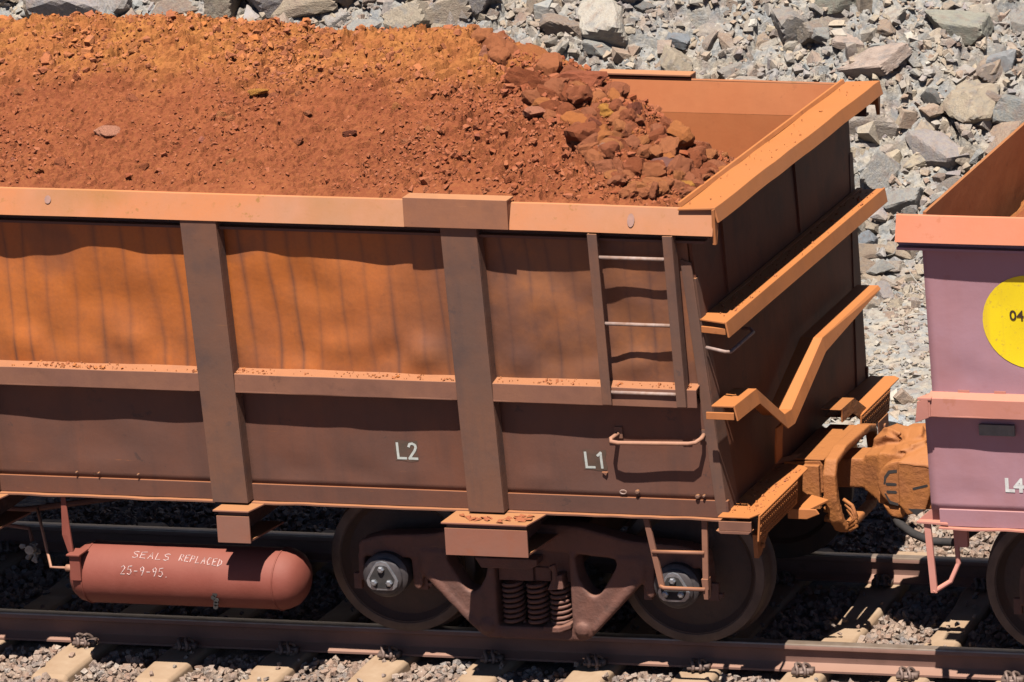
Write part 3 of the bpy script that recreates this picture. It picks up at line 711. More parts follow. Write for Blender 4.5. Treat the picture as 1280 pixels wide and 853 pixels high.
def wagon_body(root, E, POSTS, LX, mats, sx=1, endtop=1.43):
    """E: x of the end wall at top/bottom; posts; LX: x where the body's other end is"""
    up, lo, po, ca, le = mats
    w_ = 0.222
    et, eb = E
    edges = [et+0.0]
    bays = []
    prev = et-0.02
    for c, wp, capw in POSTS:
        bays.append((c+wp/2, prev)); prev = c-wp/2
    bays.append((LX, prev))
    for i, (a, b) in enumerate(bays):
        m = pillow(a-0.02, b+0.005, ZE-0.05, ZT+0.06, 0.012, i*3.7+1, 0.023 if sx > 0 else 0.006); both(m, 'upper_panel', up, root, smooth=True, sx=sx)
        m = pillow(a-0.02, b+(0.06 if i == 0 else 0.005), ZS-0.01, ZE-0.08, 0.008, i*2.9+11, 0.008); both(m, 'lower_panel', lo, root, smooth=True, sx=sx)
        xe = b if i else eb+0.02
        m = MB(); slab(m, a, xe, ZB+0.006, ZS, PD-0.012, PD+0.02); both(m, 'bottom_sill', lo, root, bevel=0.003, sx=sx)
        m = MB(); yf = lambda z, s: -(Wd(z)-s)
        m.sweep(lambda k, x: [(x, yf(ZB, PD-0.04)+0.005*mnoise.noise(Vector((x*6, 2, 1))), ZB-0.006+0.006*mnoise.noise(Vector((x*5, 0, 1)))), (x, yf(ZB, PD-0.04)+0.005*mnoise.noise(Vector((x*6, 2, 1))), ZB+0.004+0.006*mnoise.noise(Vector((x*5, 0, 1)))), (x, yf(ZB, PD+.05), ZB+.005), (x, yf(ZB, PD+.05), ZB-.006)], [a+(xe-a)*k/30 for k in range(31)])
        both(m, 'sill_flange', le, root, sx=sx)
        # ledge: channel with sloping top
        x1 = b if i else et+0.0
        m = MB(); Yo = lambda z, s: -(Wd(z)-s)
        prof = [(Yo(1.705, 0.0), 1.705), (Yo(1.705, 0.0), 1.818), (Yo(ZE, PD+0.01), 1.838), (Yo(ZE, PD+0.01), 1.828), (Yo(1.8, 0.014), 1.806), (Yo(1.705, 0.014), 1.705)]
        x1e = x1-(0.0 if i else 0.005)
        def led(k, x, prof=prof): return [(x, y+0.003*mnoise.noise(Vector((x*3.1, 1.5, 9))), z+0.0035*mnoise.noise(Vector((x*3.3, z*9, 4)))) for y, z in prof]
        m.sweep(led, [a+(x1e-a)*k/24 for k in range(25)])
        m.prism([(Yo(1.705, 0.0), 1.703), (Yo(1.705, PD+0.02), 1.703), (Yo(1.705, PD+0.02), 1.715), (Yo(1.705, 0.0), 1.715)], a, x1-(0.03 if i else 0.06), 'x')
        both(m, 'side_ledge', le, root, bevel=0.003, sx=sx)
    for c, wp, capw in POSTS:
        m = MB(); slab(m, c-wp/2, c+wp/2, ZB+0.012, ZT+0.005, 0.0, 0.012)
        slab(m, c-wp/2, c-wp/2+0.012, ZB+0.012, ZT+0.005, 0.012, PD+0.02); slab(m, c+wp/2-0.012, c+wp/2, ZB+0.012, ZT+0.005, 0.012, PD+0.02)
        both(m, 'side_post', po, root, bevel=0.004, sx=sx)
    # top rail: slanting outer face, thin crest, inner plate and a web below
    xr = endtop-0.015
    prof = [(-1.515, ZT-0.004), (-1.468, 2.945), (-1.455, 2.950), (-1.452, 2.940), (-1.50, ZT-0.004)]
    N = 60
    m = MB().sweep(lambda i, x: [(x, y+0.004*mnoise.noise(Vector((x*1.3, 5, 0))), z+0.005*mnoise.noise(Vector((x*1.1, 2, 3)))) for y, z in prof], [LX+(xr-LX)*i/N for i in range(N+1)])
    both(m, 'top_rail', ca, root, sx=sx)
    m = MB().prism([(-1.462, 2.938), (-1.450, 2.938), (-1.420, 2.735), (-1.475, 2.735), (-1.475, 2.75), (-1.432, 2.752)], LX, et+0.12, 'x')
    both(m, 'rail_web', lo, root, sx=sx)
    for c, wp, capw in POSTS:
        if not capw: continue
        m = MB(); a, b = c-0.318, c+0.318
        m.box(a, b, -1.532, -1.518, 2.800, 2.972); m.box(a, b, -1.532, -1.43, 2.966, 2.980)
        m.prism([(-1.518, 2.966), (-1.518, 2.83), (-1.46, 2.966)], b-0.012, b-0.002, 'x')
        both(m, 'rim_bracket', 'bracket' if ca == 'cap' else ca, root, bevel=0.003, sx=sx)
    # inner walls and floor
    m = MB(); 
    m.hexa([(LX, -1.43, 1.2), (et-0.01, -1.43+0.10, 1.2), (et-0.01, -1.30, 1.2), (LX, -1.30, 1.2), (LX, -1.452, 2.935), (et-0.01, -1.452, 2.935), (et-0.01, -1.444, 2.935), (LX, -1.444, 2.935)])
    m = MB(); slab(m, LX, et-0.012, 1.2, 2.74, PD+0.030, PD+0.040)
    m.prism([(-(Wd(2.74)-PD-0.030), 2.742), (-1.4475, 2.936), (-1.440, 2.936), (-(Wd(2.74)-PD-0.040), 2.742)], LX, et-0.012, 'x')
    both(m, 'inner_wall', 'inner', root, sx=sx)
    MB().box(LX, eb-0.02, -1.24, 1.24, 0.985, 1.0).build('floor', 'lower', root, sx=sx)
    m = MB().box(LX-0.2, eb-0.05, -0.22, 0.22, 0.72, 0.98); m.box(LX, eb-0.05, -0.30, 0.30, 0.70, 0.72)
    m.build('centre_sill', 'bogie', root, sx=sx)

def end_plate(root, et, eb, mat, sx=1, zt=2.93, name='end_wall', label=None):
    def X(z): return eb+(et-eb)*(z-1.0)/1.9
    m = MB(); hw0 = Wd(1.0)-PD-0.012; hw1 = Wd(zt)-PD-0.012
    m.hexa([(X(.98)-.02, -hw0, .98), (X(.98), -hw0, .98), (X(.98), hw0, .98), (X(.98)-.02, hw0, .98), (X(zt)-.02, -hw1, zt), (X(zt), -hw1, zt), (X(zt), hw1, zt), (X(zt)-.02, hw1, zt)])
    m.build(name, mat, root, sx=sx)
    return X

# --------------------------------------------------------------- wagon 1
wg = empty('ore_wagon', (0, 0, 0))
tag(wg, 'brown rusted ore wagon marked L1 and L2, heaped with red ore, filling the left', 'wagon')
POSTS = [(-0.132, 0.222, True), (-1.732, 0.222, False), (-3.332, 0.222, False), (-4.932, 0.222, False), (-6.532, 0.222, True)]
ET, EB = 1.235, 1.322
wagon_body(wg, (ET, EB), POSTS, -7.95, ('upper', 'lower', 'post', 'cap', 'ledge'))
EX = end_plate(wg, ET, EB, 'end')
MB().box(-7.99, -7.95, -1.40, 1.40, 1.0, 2.93).build('end_wall', 'end', wg, label='end plate of the wagon beyond the left edge')
# corner flange (folded edge of the side), paler wedge for the sunlit end corner, stiffeners
for sd in (-1, 1):
    m = MB()
    def Yc(z, s): return sd*(Wd(z)-s)
    m.hexa([(EX(1)-.055, Yc(1.0, PD-.012), 1.0), (EX(1)+.012, Yc(1.0, PD-.012), 1.0), (EX(1)+.012, Yc(1.0, PD+.004), 1.0), (EX(1)-.055, Yc(1.0, PD+.004), 1.0),
            (EX(2.6)-.075, Yc(2.62, PD-.012), 2.62), (EX(2.6)-.01, Yc(2.62, PD-.012), 2.60), (EX(2.6)-.01, Yc(2.62, PD+.004), 2.60), (EX(2.6)-.075, Yc(2.62, PD+.004), 2.62)])
    m.build('corner_strip', 'post', wg, bevel=0.003)
    m = MB()
    m.hexa([(EX(1)-.01, Yc(1.0, PD+.005), 1.0), (EX(1)+.012, Yc(1.0, PD-.010), 1.0), (EX(1)+.012, Yc(1.0, PD+.19), 1.0), (EX(1)-.0, Yc(1.0, PD+.19), 1.0),
            (EX(2.5)-.02, Yc(2.5, PD+.002), 2.5), (EX(2.5)+.006, Yc(2.5, PD-.010), 2.5), (EX(2.5)+.006, Yc(2.5, PD+.05), 2.5), (EX(2.5)-.01, Yc(2.5, PD+.05), 2.5)])
    m.build('lit_corner_wedge', 'post', wg, bevel=0.002)  # paler wedge laid on the end wall in the outline of its sunlit part
for y in (-0.92, 0.35):
    m = MB(); m.hexa([(EX(2.27)-.01, y-.012, 2.27), (EX(2.27)+.012, y-.012, 2.27), (EX(2.27)+.012, y+.012, 2.27), (EX(2.27)-.01, y+.012, 2.27),
                      (EX(2.85)-.01, y-.012, 2.85), (EX(2.85)+.015, y-.012, 2.85), (EX(2.85)+.015, y+.012, 2.85), (EX(2.85)-.01, y+.012, 2.85)])
    m.build('end_stiffener', 'end', wg)
# top end beam: flat top, turned down front
m = MB(); yy = 1.495; N = 24
def endbeam(i, y):
    d = 0.007*mnoise.noise(Vector((y*2.0, 1, 7)))+0.003*mnoise.noise(Vector((y*7.0, 1, 7)))
    return [(1.205, y, 2.950+d), (1.43, y, 2.962+d), (1.452, y, 2.872+d), (1.440, y, 2.870+d), (1.418, y, 2.948+d), (1.205, y, 2.938+d)]
m.sweep(endbeam, [-yy+2*yy*i/N for i in range(N+1)])
m.build('end_top_beam', 'endrail', wg, bevel=0.003)
m = MB().hexa([(1.19, -1.45, 2.952), (1.215, -1.45, 2.952), (1.215, 1.45, 2.952), (1.19, 1.45, 2.952), (1.19, -1.45, 2.975), (1.205, -1.45, 2.975), (1.205, 1.45, 2.975), (1.19, 1.45, 2.975)])
m.build('end_beam_edge', 'endrail', wg)
for sd in (-1, 1):   # hanging corner gussets
    m = MB().hexa([(1.405, sd*1.492, 2.735), (1.425, sd*1.492, 2.735), (1.428, sd*1.475, 2.735), (1.405, sd*1.475, 2.735),
                   (1.415, sd*1.512, 2.95), (1.432, sd*1.505, 2.955), (1.432, sd*1.42, 2.955), (1.40, sd*1.42, 2.95)])
    m.build('rim_gusset', 'endrail', wg, bevel=0.002)
# middle end ledge (open channel lying on its back)
m = MB()
m.prism([(1.262, -1.385), (1.445, -1.445), (1.440, 1.455), (1.262, 1.40)], 2.237, 2.249, 'z')
m.prism([(1.298, -1.09), (1.27, -1.09), (1.27, 1.43), (1.305, 1.43)], 2.2485, 2.256, 'z')
m.prism([(1.447, 2.253), (1.435, 2.253), (1.451, 2.157), (1.463, 2.157)], -1.448, 1.46, 'y')
m.prism([(1.27, -1.39), (1.43, -1.425), (1.43, -1.413), (1.27, -1.378)], 2.165, 2.205, 'z')
m.build('end_ledge', 'endrail', wg, bevel=0.003)
# grab rod under the ledge
m = MB().tube([(1.29, -1.375, 2.07), (1.415, -1.40, 2.055), (1.44, -1.38, 2.05), (1.44, -1.0, 2.05), (1.40, -0.94, 2.05), (1.29, -0.93, 2.05)], 0.011)
m.build('grab_rod', 'rod', wg, smooth=True)
# bent handrail strip across the end: path in (y, z)
hp = [(-1.47, 1.735), (-1.30, 1.74), (-1.09, 1.715), (-0.66, 1.415), (-0.50, 1.40), (-0.42, 1.44), (0.10, 1.665), (0.35, 1.665), (1.14, 1.675), (1.30, 1.68)]
hp = [(-1.46, 1.735), (-1.09, 1.72), (-0.64, 1.41), (-0.52, 1.40), (0.08, 1.665), (1.16, 1.675)]
xo, xi = 1.475, 1.335
m = MB()
m.sweep(lambda i, p: [(xi, p[0]-0.0, p[1]+0.008), (xo, p[0], p[1]+0.008), (xo, p[0], p[1]-0.004), (xi, p[0], p[1]-0.004)], hp)
m.sweep(lambda i, p: [(xo+0.001, p[0], p[1]+0.009), (xo+0.020, p[0], p[1]-0.085+(0.07 if i == len(hp)-1 else 0)), (xo+0.010, p[0], p[1]-0.085+(0.07 if i == len(hp)-1 else 0)), (xo-0.010, p[0], p[1]+0.009)], hp)
m.box(1.30, 1.47, -1.462, -1.45, 1.655, 1.70)
m.build('bent_handrail', 'endrail', wg, bevel=0.003)
m = MB()
m.sweep(lambda i, p: [(p[0]+.02, p[1]-0.055, p[2]), (p[0]+.02, p[1]+0.055, p[2]), (p[0]+.008, p[1]+0.055, p[2]), (p[0]+.008, p[1]-0.055, p[2])],
        [(1.44, -0.68, 1.36), (1.40, -0.60, 1.22), (1.365, -0.52, 1.075), (1.44, -0.38, 1.060)])
m.build('handrail_strap', 'endrail', wg, bevel=0.002)

# end platforms: tread plate plus hanging apron with non-slip pattern
def platform(y0, y1, cut, name):
    m = MB(); z = 1.018
    poly = [(1.30, y0), (1.495, y0+0.0), (1.545, y0+0.10), (1.545, y1-0.04), (1.50, y1), (1.40, y1+cut), (1.34, y1+0.0)]
    m.prism(poly, z-0.010, z, 'z')
    o = m.build(name, 'endrail', wg, bevel=0.003)
    a = MB(); ya, yb = y0+0.04, y1-0.22
    a.prism([(1.547, z-0.002), (1.535, z-0.002), (1.520, z-0.165), (1.532, z-0.165)], ya, yb, 'y')
    ap = a.build('apron', 'endrail', o, bevel=0.002)
    d = MB(); nr = 6
    for r in range(nr):
        zz = z-0.022-r*0.024; xx = 1.547-(r+0.9)*0.0024
        k = ya+0.012+(0.011 if r % 2 else 0)
        while k < yb-0.03:
            d.box(xx-0.002, xx+0.0045, k, k+0.017, zz-0.008, zz+0.004); k += 0.031
    s = d.build('tread_studs', 'endrail', o); s['kind'] = 'stuff'
    return o
platform(-1.36, -0.43, 0.03, 'end_platform')
platform(0.50, 1.33, -0.02, 'end_platform')
m = MB().box(1.30, 1.50, -1.352, -1.338, 0.925, 0.985); m.prism([(1.28, 0.925), (1.31, 0.905), (1.48, 0.905), (1.50, 0.925)], -1.352, -1.30, 'y')
m.build('platform_bearer', 'ledge', wg, bevel=0.003)
m = MB().prism([(-1.18, 0.84), (-1.05, 0.86), (-0.98, 0.80), (-1.12, 0.70), (-1.17, 0.69)], 1.44, 1.47, 'x')
for y, z in ((-1.08, 0.80), (-1.12, 0.755)): m.lathe([(0.016, 0), (0.016, 0.02)], (1.47, y, z), 'x', 8)
m.build('wheel_guard_lug', 'endrail', wg, bevel=0.003)
# folded bracket beside the far platform
m = MB().sweep(lambda i, p: [(1.40, p[0], p[1]), (1.40, p[0], p[1]-.004), (p[2], p[0], p[1]-.004), (p[2], p[0], p[1])], [(0.20, 1.165, 1.53), (0.45, 1.16, 1.53), (0.66, 1.03, 1.53), (0.78, 0.94, 1.53)])
m.prism([(0.22, 1.165), (0.45, 1.16), (0.66, 1.03), (0.78, 0.94), (0.70, 0.90), (0.62, 0.94), (0.42, 1.07), (0.22, 1.075)], 1.522, 1.532, 'x')
m.build('fold_bracket', 'coup', wg, bevel=0.003)
m = MB().box(1.535, 1.545, 0.86, 1.05, 0.74, 0.86); m.lathe([(0.02, 0), (0.02, 0.012)], (1.545, 0.96, 0.80), 'x', 10)
m.build('number_plate', 'end', wg, bevel=0.002)
# coupler carrier: draft sill end box with tread top
m = MB()
m.prism([(1.33, 0.99), (1.56, 1.005), (1.575, 0.97), (1.575, 0.80), (1.35, 0.72)], -0.30, 0.35, 'y')
m.box(1.45, 1.56, -0.33, -0.295, 0.70, 0.98)
m.box(1.40, 1.585, -0.30, 0.36, 1.006, 1.014)
m.build('draft_sill_end', 'coup', wg, bevel=0.006)
m = MB()
for r in range(5):
    for k in range(7): m.box(1.576-0.001, 1.5815, -0.28+k*0.03+(0.012 if r % 2 else 0), -0.263+k*0.03+(0.012 if r % 2 else 0), 0.965-r*0.032, 0.98-r*0.032)
m.build('carrier_studs', 'coup', wg)['kind'] = 'stuff'
m = MB().prism([(1.46, -0.62), (1.60, -0.62), (1.66, -0.45), (1.50, -0.36)], 0.795, 0.812, 'z'); m.prism([(1.46, 0.81), (1.64, 0.81), (1.66, 0.78), (1.58, 0.745), (1.46, 0.745)], -0.632, -0.618, 'y')
m.build('side_lug', 'endrail', wg, bevel=0.004)
# yoke / coupler support frame: arm over the top, upright in front, ribs
m = MB()
def bar(m, pts, a, b, ax=(0, 1, 0)):
    axv = Vector(ax); pts = [Vector(p) for p in pts]
    def f(i, p):
        t = (pts[min(i+1, len(pts)-1)]-pts[max(i-1, 0)]).normalized(); nrm = t.cross(axv).normalized()
        return [tuple(p+axv*a/2+nrm*b/2), tuple(p-axv*a/2+nrm*b/2), tuple(p-axv*a/2-nrm*b/2), tuple(p+axv*a/2-nrm*b/2)]
    m.sweep(f, pts)
bar(m, [(1.66, 0.36, 1.00), (1.67, 0.20, 1.05), (1.66, -0.20, 1.055), (1.655, -0.36, 1.02), (1.655, -0.40, 0.95), (1.66, -0.40, 0.80), (1.68, -0.38, 0.66), (1.70, -0.34, 0.585)], 0.085, 0.05, (1, 0, 0))
bar(m, [(1.665, 0.36, 1.00), (1.665, 0.40, 0.80), (1.68, 0.36, 0.62), (1.70, 0.20, 0.56), (1.70, -0.2, 0.56), (1.70, -0.34, 0.585)], 0.07, 0.05, (1, 0, 0))
cast(m.build('coupler_yoke', 'coup', wg), 0.009, 4)
m = MB()
for z in (0.86, 0.79, 0.72, 0.66): bar(m, [(1.60, -0.36, z), (1.66, -0.37, z-0.005)], 0.05, 0.03)
for k in range(3):
    m.tube([(1.70+0.012*k, -0.30, 0.76-0.03*k), (1.76, -0.32, 0.73-0.035*k), (1.79, -0.33, 0.66-0.03*k), (1.74, -0.33, 0.61-0.02*k)], 0.012, 7)
m.build('yoke_springs', 'coup', wg, smooth=True)['kind'] = 'stuff'

# coupler: shank, funnel head, knuckle with black pieces for its shaded slots
def coupler(root, sx=1, near=True):
    m = MB()
    m.hexa([(1.50, -0.11, 0.765), (1.83, -0.12, 0.77), (1.83, 0.11, 0.77), (1.50, 0.10, 0.765), (1.50, -0.11, 0.955), (1.83, -0.12, 0.965), (1.83, 0.11, 0.965), (1.50, 0.10, 0.955)])
    m.hull([(1.78, -0.13, 0.76), (1.78, 0.12, 0.76), (1.785, -0.12, 0.99), (1.785, 0.12, 1.0), (1.90, -0.21, 0.71), (1.90, 0.21, 0.70), (1.90, -0.19, 1.02), (1.90, 0.20, 1.04)])
    if not near:
        m.hull([(x, y, z) for x in (1.60, 1.86) for y in (-.24, .34) for z in (.70, 1.06)])  # unseen block, made bulky so its shadow falls on the far rail
        return m.build('coupler_head', 'coup', root, bevel=0.016, smooth='auto', sx=sx)
    m.hull([(1.89, -0.21, 0.71), (1.89, 0.21, 0.70), (1.90, -0.18, 1.03), (1.90, 0.20, 1.05), (2.0, -0.25, 0.69), (2.0, 0.24, 0.69), (2.02, -0.22, 1.03), (2.02, 0.22, 1.05),
            (2.27, -0.27, 0.70), (2.27, 0.34, 0.70), (2.27, -0.22, 1.02), (2.27, 0.34, 1.07), (1.95, 0.33, 0.75), (1.95, 0.33, 1.05)])  # far side of the head widened to throw shade on the far rail
    m.hull([(1.80, -0.02, 1.0), (1.80, 0.17, 1.0), (1.81, -0.02, 1.065), (1.81, 0.17, 1.065), (1.90, -0.06, 1.10), (1.90, 0.18, 1.10), (1.99, -0.04, 1.06), (1.99, 0.2, 1.07)])
    # rim of the top pocket and the raised brow beside it
    m.hull([(1.98, -0.20, 1.02), (2.05, -0.22, 1.06), (2.12, -0.20, 1.07), (2.06, -0.12, 1.09), (1.98, -0.13, 1.06), (2.02, -0.17, 1.0), (2.1, -0.15, 1.0)])
    m.hull([(2.14, -0.02, 1.0), (2.27, -0.02, 1.0), (2.13, 0.10, 1.11), (2.27, 0.12, 1.15), (2.16, 0.02, 1.12), (2.27, 0.0, 1.14), (2.14, 0.2, 1.05), (2.27, 0.2, 1.08)])
    m.hull([(2.0, 0.02, 1.03), (2.10, 0.04, 1.08), (2.08, 0.14, 1.11), (1.98, 0.14, 1.09), (2.0, 0.2, 1.0), (2.1, 0.2, 1.0), (2.1, 0.03, 1.0)])
    m.tube([(2.10, -0.18, 1.075), (2.17, -0.13, 1.09), (2.19, -0.05, 1.10)], 0.018, 7)
    m.hull([(2.055, -0.31, 1.0), (2.29, -0.31, 0.975), (2.10, -0.17, 1.06), (2.29, -0.12, 1.10), (2.06, -0.29, 1.02), (2.29, -0.30, 1.00), (2.08, -0.2, 0.99), (2.29, -0.1, 0.99)])
    m.tube([(1.84, 0.10, 1.08), (1.90, 0.02, 1.11), (1.99, -0.03, 1.10)], 0.018, 7)
    o = cast(m.build('coupler_head', 'coup', root, sx=sx), 0.010, 7)
    k = MB()
    arc = [(2.045+0.135*math.cos(t), 0.865+0.145*math.sin(t)) for t in np.linspace(PI*0.52, PI*1.42, 10)]
    k.prism(arc+[(2.05, 0.72), (2.05, 1.01)], -0.278, -0.18, 'y')
    cast(k.build('guard_plate', 'coup', o, sx=sx), 0.008, 4)
    k = MB().prism([(2.052, 1.018), (2.05, 0.735), (2.10, 0.668), (2.215, 0.700), (2.285, 0.90), (2.288, 0.985), (2.14, 1.012)], -0.300, -0.18, 'y')
    cast(k.build('knuckle', 'coup', o, sx=sx), 0.008, 5)
    k = MB().hull([(1.93, -0.25, 0.72), (2.09, -0.27, 0.70), (1.96, -0.24, 0.65), (2.06, -0.26, 0.63), (2.0, -0.27, 0.645), (1.95, -0.1, 0.68), (2.07, -0.1, 0.66), (1.95, -0.1, 0.75), (2.08, -0.1, 0.75)])
    cast(k.build('lock_lift_boss', 'coup', o, sx=sx), 0.008, 5)
    def slot(x0, x1, z0, z1, y, t=0.008):  # no recess cut: flat black pieces carry the slots' shade as colour
        c = []
        for j in range(12):
            a = 2*PI*j/12; ex = (x1 if math.cos(a) > 0 else x0); ez = (z1 if math.cos(a) > 0 else z0)
            c.append((ex+t*math.cos(a), ez+t*math.sin(a)))
        MB().prism(c, y-0.0015, y+0.02, 'y').build('slot_shade', 'black', o, sx=sx)
    slot(1.975, 2.025, 0.862, 0.860, -0.278, 0.010); slot(1.978, 2.025, 0.812, 0.810, -0.278, 0.010); slot(2.150, 2.232, 0.846, 0.868, -0.300, 0.008)
    MB().prism([(1.952, 0.86), (1.957, 0.91), (1.985, 0.95), (2.04, 0.958), (2.04, 0.938), (1.995, 0.93), (1.972, 0.90), (1.962, 0.86)], -0.2795, -0.26, 'y').build('slot_shade', 'black', o, sx=sx)
    MB().prism([(1.955, 0.80), (1.965, 0.80), (1.99, 0.755), (2.04, 0.738), (2.04, 0.722), (1.985, 0.735)], -0.2795, -0.26, 'y').build('slot_shade', 'black', o, sx=sx)
    MB().prism([(2.11, 0.715), (2.215, 0.715), (2.16, 0.672)], -0.3015, -0.28, 'y').build('slot_shade', 'black', o, sx=sx)
    return o
coupler(wg)
# hanging air hose between the ends
m = MB().tube([(1.96, -0.20, 0.68), (2.03, -0.25, 0.60), (2.12, -0.27, 0.545), (2.24, -0.28, 0.50), (2.40, -0.28, 0.50), (2.55, -0.25, 0.60)], 0.026, 8); m.build('air_hose', 'black', wg, smooth=True)

# --------------------------------------------------------------- ladder, rods, outriggers on the near side
def side_ladder():
    m = MB()
    for x in (0.66, 1.115):
        slab(m, x, x+0.058, 1.715, 2.79, -0.022, -0.012)
    slab(m, 1.163, 1.173, 1.715, 2.79, -0.012, 0.05); slab(m, 0.66, 0.668, 1.715, 2.79, -0.012, 0.03)
    for x in (0.665, 1.125):
        slab(m, x, x+0.04, 1.80, 1.85, -0.012, 0.02); slab(m, x, x+0.04, 2.70, 2.78, -0.012, 0.06)
    o = m.build('ladder', 'post', wg, bevel=0.003)
    for z in (2.64, 2.225, 1.79):
        y = -(Wd(z)+0.002); MB().tube([(0.70, y, z), (1.13, y, z)], 0.0115, 8).build('rung', 'rod', o, smooth=True)
side_ladder()
y = -(Wd(1.48)-0.0); yb = -(Wd(1.48)-PD)
m = MB().tube([(0.70, yb, 1.50), (0.675, y+0.02, 1.485), (0.685, y, 1.475), (0.73, y-0.005, 1.47), (1.16, y-0.005, 1.48), (1.20, y+0.005, 1.485), (1.225, y+0.04, 1.50), (1.225, yb, 1.51)], 0.013, 8)
m.build('grab_rail', 'rodorange', wg, smooth=True)
m = MB()
for x in (0.70, 1.225): m.box(x-0.025, x+0.025, yb-0.008, yb+0.01, 1.47, 1.54)
m.build('grab_rail_foot', 'post', wg)['kind'] = 'stuff'

def foot_ladder():
    m = MB(); y0, y1 = -1.275, -1.31
    def st(x0, x1, dz): m.hexa([(x0, y0, 0.97), (x0+.035, y0, 0.97), (x0+.035, y0+.02, .97), (x0, y0+.02, .97), (x1, y1, .53+dz), (x1+.035, y1, .53+dz), (x1+.035, y1+.02, .53+dz), (x1, y1+.02, .53+dz)])
    st(0.80, 0.895, 0.0); o = m.build('foot_ladder', 'ledge', wg, bevel=0.003)
    m = MB(); st(1.165, 1.165, -0.0)
    m.hexa([(1.158, y1, .60), (1.20, y1, .60), (1.20, y1+.05, .60), (1.158, y1+.05, .60), (1.17, y1, .47), (1.195, y1, .47), (1.195, y1+.05, .47), (1.17, y1+.05, .47)])
    m.build('stile', 'ledge', o, bevel=0.003)
    MB().tube([(0.90, y1+0.005, 0.545), (0.925, y1, 0.535), (1.18, y1, 0.535)], 0.013).build('rung', 'ledge', o, smooth=True)
    MB().tube([(0.86, y1+0.015, 0.755), (1.18, y1+0.015, 0.76)], 0.013).build('rung', 'ledge', o, smooth=True)
foot_ladder()

def outrigger(root, x0, x1, post, sx=1, wide=True, mat='box'):
    """box bracket under a post: top plate, front plate, lower flange"""
    yf = -1.50 if wide else -1.44
    m = MB().prism([(x0-0.015, yf-0.012), (x1+0.005, yf-0.012), (x1+0.06, -1.23), (x0+0.0, -1.23)], 0.962, 0.974, 'z')
    o = m.build('outrigger', mat, root, bevel=0.003, sx=sx)
    m = MB().hexa([(x0, yf, 0.765), (x1, yf, 0.765), (x1, yf+.012, .765), (x0, yf+.012, .765), (x0, yf, 0.935), (x1, yf, 0.935), (x1, yf+.012, .935), (x0, yf+.012, .935)])
    m.build('face_plate', mat, o, bevel=0.002, sx=sx)
    m = MB().box(x0+0.01, x1-0.01, yf+0.012, yf+0.022, 0.93, 0.963)
    m.box(x1-0.12, x1-0.11, yf+0.02, -0.30, 0.78, 0.96); m.box(x0+0.04, x0+0.05, yf+0.02, -0.30, 0.78, 0.96)
    m.build('web_plate', 'bogie', o, sx=sx)
    m = MB().hexa([(x0+0.02, yf+.014, .77), (x1-0.005, yf+.014, .77), (x1+0.0, -1.0, .735), (x0+.02, -1.0, .735), (x0+.02, yf+.014, .782), (x1-.005, yf+.014, .782), (x1+0.0, -1.0, .747), (x0+.02, -1.0, .747)])
    m.build('lower_flange', mat, o, sx=sx)
outrigger(wg, -0.335, 0.175, None)
outrigger(wg, -1.785, -1.58, None, wide=False)
outrigger(wg, -3.43, -3.20, None, wide=False)
m = MB()
for i in range(26):
    x = R.uniform(-0.33, 0.2); yv = R.uniform(-1.49, -1.38)
    if -0.26 < x < 0.0 and yv > -1.40: continue
    m.hull([(x+R.uniform(-.03, .03), yv+R.uniform(-.02, .02), 0.972+R.uniform(0, .02)) for _ in range(7)])
tag(m.build('spilled_ore', 'orernd'), 'little crumbs of spilled ore on the bracket above the bogie', 'ore', kind='stuff')

sp_pos = []
for i in range(520):
    x = R.uniform(-3.4, 1.2); t = R.random()
    if mnoise.noise(Vector((x*2.1, 3, 1))) < -0.02 and R.random() < .8: continue
    if any(abs(x-c) < 0.12 for c in (-0.132, -1.732, -3.332)): continue
    sp_pos.append((x, -(Wd(1.83)-0.012-t*t*0.06-0.01), 1.824+0.018*(t*t*0.06+.01)/0.095))
for i in range(160): sp_pos.append((R.uniform(1.29, 1.43), R.uniform(-1.36, 1.35), 2.252))
for i in range(120): sp_pos.append((R.uniform(1.34, 1.52), R.uniform(-1.3, -0.5), 1.020))
for i in range(36): sp_pos.append((R.uniform(1.22, 1.42), R.uniform(-1.42, 1.42), 2.962))
sp_pos = np.array(sp_pos)
tag(scatter('spilled_crumbs', [shard(R, (1, .9, .6), .35) for _ in range(10)], sp_pos, np.minimum(0.0028*np.exp(NR.exponential(0.5, len(sp_pos))), 0.012), 'oreattr', NR, 0.55+0.45*NR.rand(len(sp_pos))), 'specks and crumbs of ore spilled along the ledges and end beams', 'ore', kind='stuff')
# lettering on the near side
def side_text(root, txt, size, x, z, mat, sx=1, lift=0.0, lean=0.0, bold=0.0, name='lettering', patch=True, s=PD-0.014):
    t = text_mb(txt, size, bold); v = np.array(t.v); w0, w1 = v[:, 0].min(), v[:, 0].max()
    def place(a, b, dd): return surf(root, x+a, z+b, 0.0015+dd+lift)
    if patch:
        x0, x1_, z0, z1_ = -0.016, w1+0.020, -0.02, size*0.74+0.017
        m = MB().grid(lambda u, v: place(x0+(x1_-x0)*u+0.004*math.sin(9*v), z0+(z1_-z0)*v+0.003*math.sin(7*u), 0.0), 8, 8)
        p = m.build('stencil_patch', 'stencil', root, sx=1)
    m = MB(); m.v = [place(a, b, 0.0015) for a, b, c in t.v]; m.f = t.f
    me = m.build(name, mat, root)
    return me
STROKES = {'L': [[(0, 1), (0.04, 0)], [(0.0, 0.03), (0.62, 0.03)]], '1': [[(0.05, 0.80), (0.30, 1.0)], [(0.28, 1.0), (0.32, 0)]],
           '2': [[(0.02, 0.80), (0.10, 0.96), (0.30, 1.0), (0.50, 0.92), (0.55, 0.75), (0.45, 0.55), (0.02, 0.03)], [(0.0, 0.03), (0.62, 0.03)]]}
